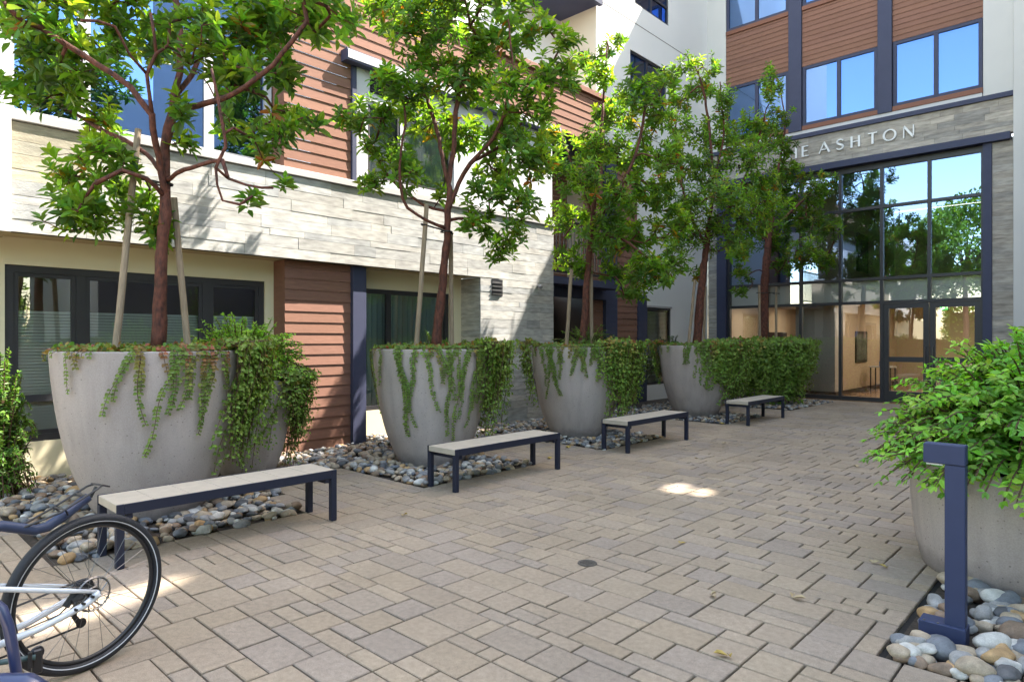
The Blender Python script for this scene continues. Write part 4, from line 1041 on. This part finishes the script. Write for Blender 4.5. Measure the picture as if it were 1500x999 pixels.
m = MB(); m.box(-3.29, -3.11, 18.60, 18.63, 2.20, 2.32, bev=.004); m.tube([(-3.2, 18.615, 2.32), (-3.2, 18.615, 2.56)], .006, 6); m.build('housing', M['lobbydark'], t)
def stroke(m, pts, wd, f, d=.012):        # flat stroke polygon in the sign plane given by f(u, z, n)
    for (a, b), wv in zip(zip(pts, pts[1:]), wd):
        dx, dz = b[0] - a[0], b[1] - a[1]; l = math.hypot(dx, dz); nx, nz = -dz / l * wv[0] / 2, dx / l * wv[0] / 2; mx, mz = -dz / l * wv[1] / 2, dx / l * wv[1] / 2
        q = [(a[0] + nx, a[1] + nz), (b[0] + mx, b[1] + mz), (b[0] - mx, b[1] - mz), (a[0] - nx, a[1] - nz)]
        F_ = [f(u, z, d) for u, z in q]; B_ = [f(u, z, 0) for u, z in q]
        m.mesh(F_ + B_, [(0, 1, 2, 3), (7, 6, 5, 4), (0, 4, 5, 1), (1, 5, 6, 2), (2, 6, 7, 3), (3, 7, 4, 0)])
def glyph(m, ch, f, w_, h, tk, tn):
    S = lambda pts, a, b=None: stroke(m, pts, [(a, b or a)] * (len(pts) - 1), f)
    if ch == 'T': S([(0, h - tn / 2), (w_, h - tn / 2)], tn); S([(w_ / 2, 0), (w_ / 2, h - tn)], tk)
    elif ch == 'H': S([(tk / 2, 0), (tk / 2, h)], tk); S([(w_ - tk / 2, 0), (w_ - tk / 2, h)], tk); S([(tk, h * .52), (w_ - tk, h * .52)], tn)
    elif ch == 'E':
        S([(tk / 2, 0), (tk / 2, h)], tk)
        for z, k in ((tn / 2, 1), (h * .52, .85), (h - tn / 2, .95)): S([(tk, z), (w_ * k, z)], tn)
    elif ch == 'A': S([(0, 0), (w_ * .48, h)], tn); S([(w_ * .46, h), (w_, 0)], tk); S([(w_ * .2, h * .33), (w_ * .78, h * .33)], tn * .9)
    elif ch == 'N': S([(tn / 2, 0), (tn / 2, h)], tn); S([(tn * .6, h), (w_ - tn * .6, 0)], tk); S([(w_ - tn / 2, 0), (w_ - tn / 2, h)], tn)
    elif ch == 'O':
        P_ = [(w_ / 2 + (w_ - tk) / 2 * math.cos(a), h / 2 + (h - tn) / 2 * math.sin(a)) for a in [k * math.pi / 14 for k in range(29)]]
        stroke(m, P_, [(lerp(tn, tk, abs(math.cos(k * math.pi / 14)) ** 1.5), lerp(tn, tk, abs(math.cos((k + 1) * math.pi / 14)) ** 1.5)) for k in range(28)], f)
    elif ch == 'S':
        P_ = [(.92, .84), (.78, .95), (.52, 1.0), (.24, .93), (.12, .77), (.22, .62), (.5, .52), (.78, .42), (.92, .26), (.80, .08), (.52, 0), (.24, .04), (.06, .17)]
        Wd = [.6, .6, .7, .9, 1, 1, 1.1, 1.1, 1, .9, .7, .6, .6]
        P_ = [(x * w_, tn / 2 + y * (h - tn)) for x, y in P_]; stroke(m, P_, [(tk * Wd[k], tk * Wd[k + 1]) for k in range(len(P_) - 1)], f)
    elif ch == 'I': S([(w_ / 2, 0), (w_ / 2, h)], tk)
    elif ch == 'X': S([(0, 0), (w_, h)], tk); S([(0, h), (w_, 0)], tk)
m = MB()
for k, ch in enumerate('EXIT'): glyph(m, ch, lambda u, z, n, k=k: (-3.275 + k * .04 + u, 18.60 - n * .3 - .002, 2.225 + z), .03, .07, .009, .008)
m.build('lettering', M['exit'], t)
t = thing('building_sign', (-5, 17.45, 6.2), 'raised metal letters of the building name on the stone header over the lobby', 'sign')
for ch, p0, p1 in (('T', 1141.5, 1152.5), ('H', 1155.5, 1167.5), ('E', 1174.5, 1184.5), ('A', 1200, 1215), ('S', 1225, 1236), ('H', 1246, 1260), ('T', 1271.5, 1285), ('O', 1293, 1313.5), ('N', 1323, 1339)):
    x0, x1 = onY(p0, 17.47), onY(p1, 17.47); m = MB()
    glyph(m, ch, lambda u, z, n: (x0 + u, 17.490 - n * 2.6, 6.225 + z), x1 - x0, .275, .048, .024); m.build('letter', M['letter'], t)
m = MB(); m.face([(-16, 17.5, 14.86), (6, 17.5, 14.86), (6, 27, 14.86), (-16, 27, 14.86)]); m.build('roof', M['cap'], EB)
m = MB(); m.box(-8.75, 1.6, 17.62, 17.7, 5.95, 14.85); m.build('rear_wall', M['greystucco'], EB)

# ------------------------------------------------------------------ wing on the sunny side of the court (mostly outside the frame; outline and openings shaped for the light)
RW = thing('residential_wing', (1.3, 11, 0), 'white stucco residential wing closing the court on the sunny side, stepped and pierced to shape the light, seen reflected in windows', 'building')
XW = 1.3
def to_wall(px, py):
    s = 1.5 / (py - HY) * FPX; p = at(px, py, s); t_ = (XW - p.x) / SX
    return (p.y + t_, 1.48 * t_)
strip = [(270, 842), (218, 853), (153, 872), (30, 896), (30, 940), (149, 898), (212, 874), (262, 852)]
patches = [[(972, 716), (984, 709), (1002, 708), (1010, 712), (1003, 722), (985, 722)], [(1014, 718), (1026, 714), (1044, 719), (1040, 725), (1028, 727), (1017, 724)]]
outer = [(4.6, -.05), (26, -.05), (26, 27.2), (16, 27.2), (16, 23.8), (12, 23.8), (12, 17.9), (8, 17.9), (8, 11.9), (5.9, 11.9), (5.9, 7.6), (4.6, 7.6)]  # stepped outline made up so the wing shades the court floor
holes = [[to_wall(*q) for q in strip]] + [[to_wall(*q) for q in p] for p in patches]  # openings added to the wall to cast pools of sun on the pavers
loops = [[Vector((XW, y, z)) for y, z in outer]] + [[Vector((XW, y, z)) for y, z in h] for h in holes]
tri = tessellate_polygon(loops); flat = [v for l in loops for v in l]
m = MB()
for a, b, c in tri: m.face([flat[a], flat[b], flat[c]])
m.box(1.31, 8, 4.6, 4.7, -.05, 7.6); m.build('wall', M['stucco'], RW)
m = MB(); m.box(1.262, 1.297, 4.75, 17.3, -.03, 3.6); m.build('added_dark_cladding', M['slate'], RW)  # unseen dark sheet added to darken reflections in the facing windows
for y in (6.2, 8.9, 11.6, 14.3):
    for z in (4.1, 7.9) if y > 6.5 else (4.1,):
        m = MB(); w_ = 1.5
        for q in ((y, y + .07, z, z + 1.6), (y + w_ - .07, y + w_, z, z + 1.6), (y + .07, y + w_ - .07, z, z + .07), (y + .07, y + w_ - .07, z + 1.53, z + 1.6), (y + w_ / 2 - .03, y + w_ / 2 + .03, z + .07, z + 1.53)): m.box(1.24, 1.298, q[0], q[1], q[2], q[3])
        o = m.build('window', M['darkframe'], RW); g_ = MB(); g_.face([(1.27, y + .05, z + .05), (1.27, y + w_ - .05, z + .05), (1.27, y + w_ - .05, z + 1.55), (1.27, y + .05, z + 1.55)]); g_.build('pane', M['lobbydark'], o)

# ------------------------------------------------------------------ trees on the street side, seen only as reflections
def street_tree(x, y, hgt, r, label, seed, n=6000, L=.26):
    rng = random.Random(seed); t = thing('street_tree', (x, y, 0), label, 'tree', 'street trees reflected in the glass')
    m = MB(); top = hgt - r
    m.tube([(x, y, -.05), (x + .05, y, hgt * .25), (x, y + .08, hgt * .45), (x + .1, y, top)], [.17, .14, .11, .05], 8)
    cl = []
    for k in range(16):
        v = rvec(rng); c = Vector((x, y, top)) + Vector((v.x * r * .7, v.y * r * .7, v.z * r * .75)); cl.append((c, r * rng.uniform(.28, .45)))
        m.tube([(x, y, top - r * .6), ((x + c.x) / 2, (y + c.y) / 2, (top - r * .3 + c.z) / 2), c[:]], [.05, .03, .012], 5)
    m.build('trunk', M['bark_dark'], t); m = MB()
    for k in range(n):
        c, rr = rng.choice(cl); v = rvec(rng); p = c + v * rr * rng.random() ** .4; q = rng.uniform(.7, 1.3)
        leaf(m, p, rvec(rng), (Vector((0, 0, 1)) + rvec(rng)).normalized(), L, L * .5, tuple(z * q for z in rng.choice(TREEPAL)))
    m.build('crown', M['leaf'], t)
def hedge(x0, x1, y0, y1, h, label, seed, n=5000):
    rng = random.Random(seed); m = MB()
    m.box(x0 + .2, x1 - .2, y0 + .2, y1 - .2, -.05, h - .25, (.03, .05, .015))
    for k in range(n):
        p = Vector((rng.uniform(x0, x1), rng.uniform(y0, y1), rng.uniform(0, h))); f = rng.randrange(3)
        if f == 0: p.x = rng.choice((x0, x1)) + rng.gauss(0, .12)
        elif f == 1: p.y = rng.choice((y0, y1)) + rng.gauss(0, .12)
        else: p.z = h + rng.gauss(0, .15)
        q = rng.uniform(.7, 1.3); leaf(m, p, rvec(rng), (Vector((0, 0, 1)) + rvec(rng)).normalized(), .22, .12, tuple(z * q for z in rng.choice(TREEPAL)))
    tag(m.build('hedge', M['leaf'], origin=((x0 + x1) / 2, (y0 + y1) / 2, 0)), label, 'hedge')
hedge(9, 10.4, -12, 4.5, 6.0, 'tall evergreen hedge across the court mouth, reflected in the ground-floor windows', 81)
hedge(-9, 9, -19, -17.6, 3.6, 'long hedge across the street behind the camera, reflected in the lobby doors', 82)
street_tree(-6.6, -9, 9.6, 2.7, 'broad street tree behind the camera reflected in the lobby glass above the doors', 71)
street_tree(-2.8, -14, 7.5, 2.2, 'rounder street tree further off, reflected in the lobby doors', 72)
street_tree(5.2, .6, 6.5, 2.4, 'dense tree across the court reflected in the ground-floor window', 74)
street_tree(6.4, -5, 7.0, 2.4, 'tree by the street corner reflected in the pale upper windows', 75)

# ------------------------------------------------------------------ bicycle
BF = Vector((math.cos(math.radians(-75)), math.sin(math.radians(-75)), 0)); BS = Vector((-BF.y, BF.x, 0)); HUB = Vector((-3.45, .85, 0))
def bk(a, b, z): return HUB + BF * a + BS * b + Vector((0, 0, z))
BK = thing('bicycle', HUB[:], 'white bicycle with a navy seatpost rack, its rear half standing at the corner of the picture', 'bicycle')
BK['label'] = 'white bicycle with black tyres and a navy rear rack, standing beside the nearest bench'
def wheel(a, rear):
    c = bk(a, 0, .351)
    m = MB(); m.ring(c, BS, .328, .0225, 96, 12); wo = m.build('wheel', M['rubber'], BK, smooth=True)
    wo.name = 'wheel'
    m = MB()
    for s_ in (-1, 1):
        base = len(m.v); n = 96; ax = BS; aa = Vector((0, 0, 1)); bb = ax.cross(aa)
        for k in range(n):
            tt = 6.28318 * k / n; d = aa * math.cos(tt) + bb * math.sin(tt)
            for rr, off in ((.3165, .0203), (.3205, .0218)): m.v.append((c + d * rr + ax * s_ * off)[:])
        for k in range(n): k2 = (k + 1) % n; m.f.append((base + 2 * k, base + 2 * k2, base + 2 * k2 + 1, base + 2 * k + 1)); m.c.append(None)
    m.build('reflective_line', M['reflectline'], wo)
    m = MB(); m.ring(c, BS, .300, .0105, 72, 8); m.build('rim', M['darkmetal'], wo, smooth=True)
    m = MB()
    for k in range(28):
        t0 = 6.28318 * k / 28; s_ = 1 if k % 2 else -1; cr = .9 if (k // 2) % 2 else -.9
        up = Vector((0, 0, 1)); fo = BF
        h_ = c + (up * math.cos(t0 + cr) + fo * math.sin(t0 + cr)) * .026 + BS * s_ * .028; r_ = c + (up * math.cos(t0) + fo * math.sin(t0)) * .295
        m.tube([h_, r_], .0011, 4)
    m.build('spokes', M['steel'], wo)
    m = MB(); m.tube([c - BS * .055, c + BS * .055], .012, 12); m.tube([c - BS * .034, c - BS * .026], .028, 16); m.tube([c + BS * .026, c + BS * .034], .028, 16); m.build('hub', M['darkmetal'], wo)
    m = MB(); q = c + BS * .042
    m.ring(q, BS, .073, .0045, 40, 4); m.ring(q, BS, .030, .004, 24, 4)
    for k in range(8):
        t0 = 6.28318 * k / 8; d0 = Vector((0, 0, 1)) * math.cos(t0) + BF * math.sin(t0); d1_ = Vector((0, 0, 1)) * math.cos(t0 + .5) + BF * math.sin(t0 + .5); m.tube([q + d0 * .03, q + d1_ * .073], .003, 4)
    for k in range(24):
        t0 = 6.28318 * k / 24; d0 = Vector((0, 0, 1)) * math.cos(t0) + BF * math.sin(t0); m.tube([q + d0 * .066, q + d0 * .079], .0028, 4)
    m.build('brake_disc', M['steel'], wo)
    return wo
wheel(0, True); wheel(1.06, False)
m = MB()
for s_ in (-1, 1):
    m.tube([bk(-.01, s_ * .062, .362), bk(.12, s_ * .058, .408), bk(.44, s_ * .030, .520), bk(.50, s_ * .015, .535)], [.0085, .011, .0115, .011], 10)
    m.tube([bk(-.012, s_ * .064, .352), bk(.05, s_ * .064, .322), bk(.22, s_ * .052, .284), bk(.43, s_ * .036, .265)], [.016, .0155, .0145, .016], 10)
    m.tube([bk(-.010, s_ * .064, .366), bk(.012, s_ * .064, .340)], [.010, .020], 10)
m.tube([bk(.43, 0, .262), bk(.50, 0, .53), bk(.55, 0, .74)], .018, 12); m.tube([bk(.43, 0, .265), bk(.72, 0, .42), bk(.93, 0, .72)], [.024, .026, .024], 12)
m.tube([bk(.50, 0, .52), bk(.72, 0, .56), bk(.94, 0, .76)], .018, 12); m.tube([bk(.95, 0, .70), bk(.90, 0, .88)], .021, 12); m.tube([bk(.43, -.04, .265), bk(.43, .04, .265)], .024, 14)
m.build('frame', M['whitepaint'], BK, smooth=True)
m = MB()
for s_ in (-1, 1): m.tube([bk(1.06, s_ * .06, .351), bk(.985, s_ * .055, .60), bk(.955, s_ * .02, .70)], [.01, .014, .014], 8)
m.build('fork', M['whitepaint'], BK, smooth=True)
m = MB(); m.tube([bk(.55, 0, .73), bk(.58, 0, .90)], .0145, 10); m.build('seatpost', M['darkmetal'], BK)
m = MB(); pts = [bk(.46, 0, .94), bk(.52, 0, .955), bk(.62, 0, .945), bk(.74, 0, .94)]; m.tube(pts, [.06, .07, .04, .015], 12); m.build('saddle', M['darkmetal'], BK, smooth=True)
m = MB(); m.tube([bk(.90, 0, .88), bk(.93, 0, .97)], .016, 10); m.tube([bk(.90, -.33, 1.0), bk(.93, -.1, .98), bk(.93, .1, .98), bk(.90, .33, 1.0)], .013, 10); m.build('handlebar', M['darkmetal'], BK)
m = MB(); m.tube([bk(.62, 0, .80), bk(.44, 0, .745), bk(.34, 0, .738), bk(.22, 0, .690), bk(.17, 0, .692), bk(.10, 0, .725), bk(.0, 0, .785)], [.017, .021, .022, .022, .022, .022, .021], 12)
rk = m.build('rear_rack', M['navymatt'], BK, smooth=True)
m = MB()
for s_ in (-1, 1):
    m.tube([bk(.27, s_ * .016, .715), bk(.14, s_ * .045, .752), bk(-.02, s_ * .045, .825), bk(-.045, s_ * .03, .833)], .0048, 6)
    m.tube([bk(-.045, s_ * .03, .833), bk(-.075, s_ * .035, .822), bk(-.085, 0, .818)], .0042, 6)
    m.tube([bk(.12, s_ * .047, .758), bk(.09, s_ * .012, .722)], .0042, 6)
for a, z in ((.12, .760), (.03, .802), (-.04, .834)): m.tube([bk(a, -.046, z), bk(a, .046, z)], .0042, 6)
m.tube([bk(-.01, 0, .78), bk(-.035, 0, .825)], .007, 6)
m.build('rack_rail', M['darkmetal'], rk)
m = MB(); q = bk(0, -.045, .351)
for k, r_ in enumerate((.055, .048, .041, .034)): m.ring(q - BS * (.0 - k * .005), BS, r_ * .85, r_ * .15, 32, 5)
m.tube([q - BS * .012, q + BS * .02], .045, 20); m.build('cassette', M['darkmetal'], BK)
m = MB(); b_ = -.055
m.tube([bk(.01, b_, .32), bk(.03, b_, .27), bk(.03, b_, .24), bk(.01, b_, .205)], [.014, .013, .011, .012], 8)
for a, z in ((.035, .265), (.0, .20)): m.ring(bk(a, b_, z), BS, .016, .007, 18, 6); m.tube([bk(a, b_ - .008, z), bk(a, b_ + .008, z)], .012, 10)
m.build('derailleur', M['darkmetal'], BK)
m = MB(); m.tube([bk(.43, -.05, .355), bk(.0, -.05, .40)], .005, 5); m.tube([bk(.43, -.05, .175), bk(.0, -.055, .187)], .005, 5); m.build('chain', M['darkmetal'], BK)
m = MB(); m.ring(bk(.43, -.05, .265), BS, .085, .006, 40, 5); m.tube([bk(.43, -.075, .265), bk(.50, -.08, .11)], .011, 8); m.tube([bk(.43, .075, .265), bk(.36, .08, .42)], .011, 8)
m.box(0, 0, 0, 0, 0, 0) if False else None
m.build('crankset', M['darkmetal'], BK)
m = MB(); m.tube([bk(.06, .045, .372), bk(.10, .05, .352)], [.022, .018], 8); m.tube([bk(.085, .045, .385), bk(.12, .045, .335)], [.012, .016], 8); m.tube([bk(.105, .05, .345), bk(.15, .055, .315), bk(.28, .05, .30)], .003, 6); m.build('brake_caliper', M['darkmetal'], BK)
m = MB()
for a in (.02, .055, .085): m.tube([bk(a * 1.1, .066, .362 - a * .5), bk(a * 1.1, .0825, .362 - a * .5)], .006, 10)
m.build('bolt', M['darkmetal'], BK)

# bike rack at the corner
t = thing('bike_rack', (at(-60, 1004, 2.35).x, at(-60, 1004, 2.35).y, 0), 'navy tubular bike rack with a teal wheel bar at the edge of the picture', 'bike rack')
t['label'] = 'navy tubular bike rack with a teal wheel bar in front of the white bicycle'
m = MB(); p = at(24, 985, 2.40)
m.tube([at(-120, 880, 2.3), at(-40, 876, 2.35), at(-14, 878, 2.4), at(3, 892, 2.4), at(12, 915, 2.4), at(18, 945, 2.4), p, Vector((p.x, p.y, 0.0))], .0185, 14); m.build('hoop', M['navytube'], t, smooth=True)
m = MB(); a, b = at(-140, 1010, 2.28), at(40, 1008, 2.28); c = at(58, 1014, 2.28)
m.tube([a, a.lerp(b, .5), b, c, c + (c - b) * .12 - Vector((0, 0, .03))], [.05, .05, .05, .04, .012], 18); m.tube([(a.x, a.y, 0), a], .03, 12); m.build('wheel_tray', M['navytube'], t, smooth=True)
m = MB(); m.tube([at(-60, 979, 2.55), at(52, 962, 2.66)], .011, 10); m.build('wheel_bar', M['teal'], t, smooth=True)
m = MB(); q = at(54, 967, 2.68)
m.box(q.x - .018, q.x + .018, q.y - .018, q.y + .018, q.z - .05, q.z + .05, bev=.006); m.tube([at(44, 955, 2.64), at(44, 978, 2.64)], .008, 8); m.ring(q + Vector((.0, 0, .03)), BS, .022, .007, 16, 6); m.build('clamp', M['darkmetal'], t)
# keep helper data out of the saved scene
for o in bpy.data.objects:
    if '_o' in o: del o['_o']
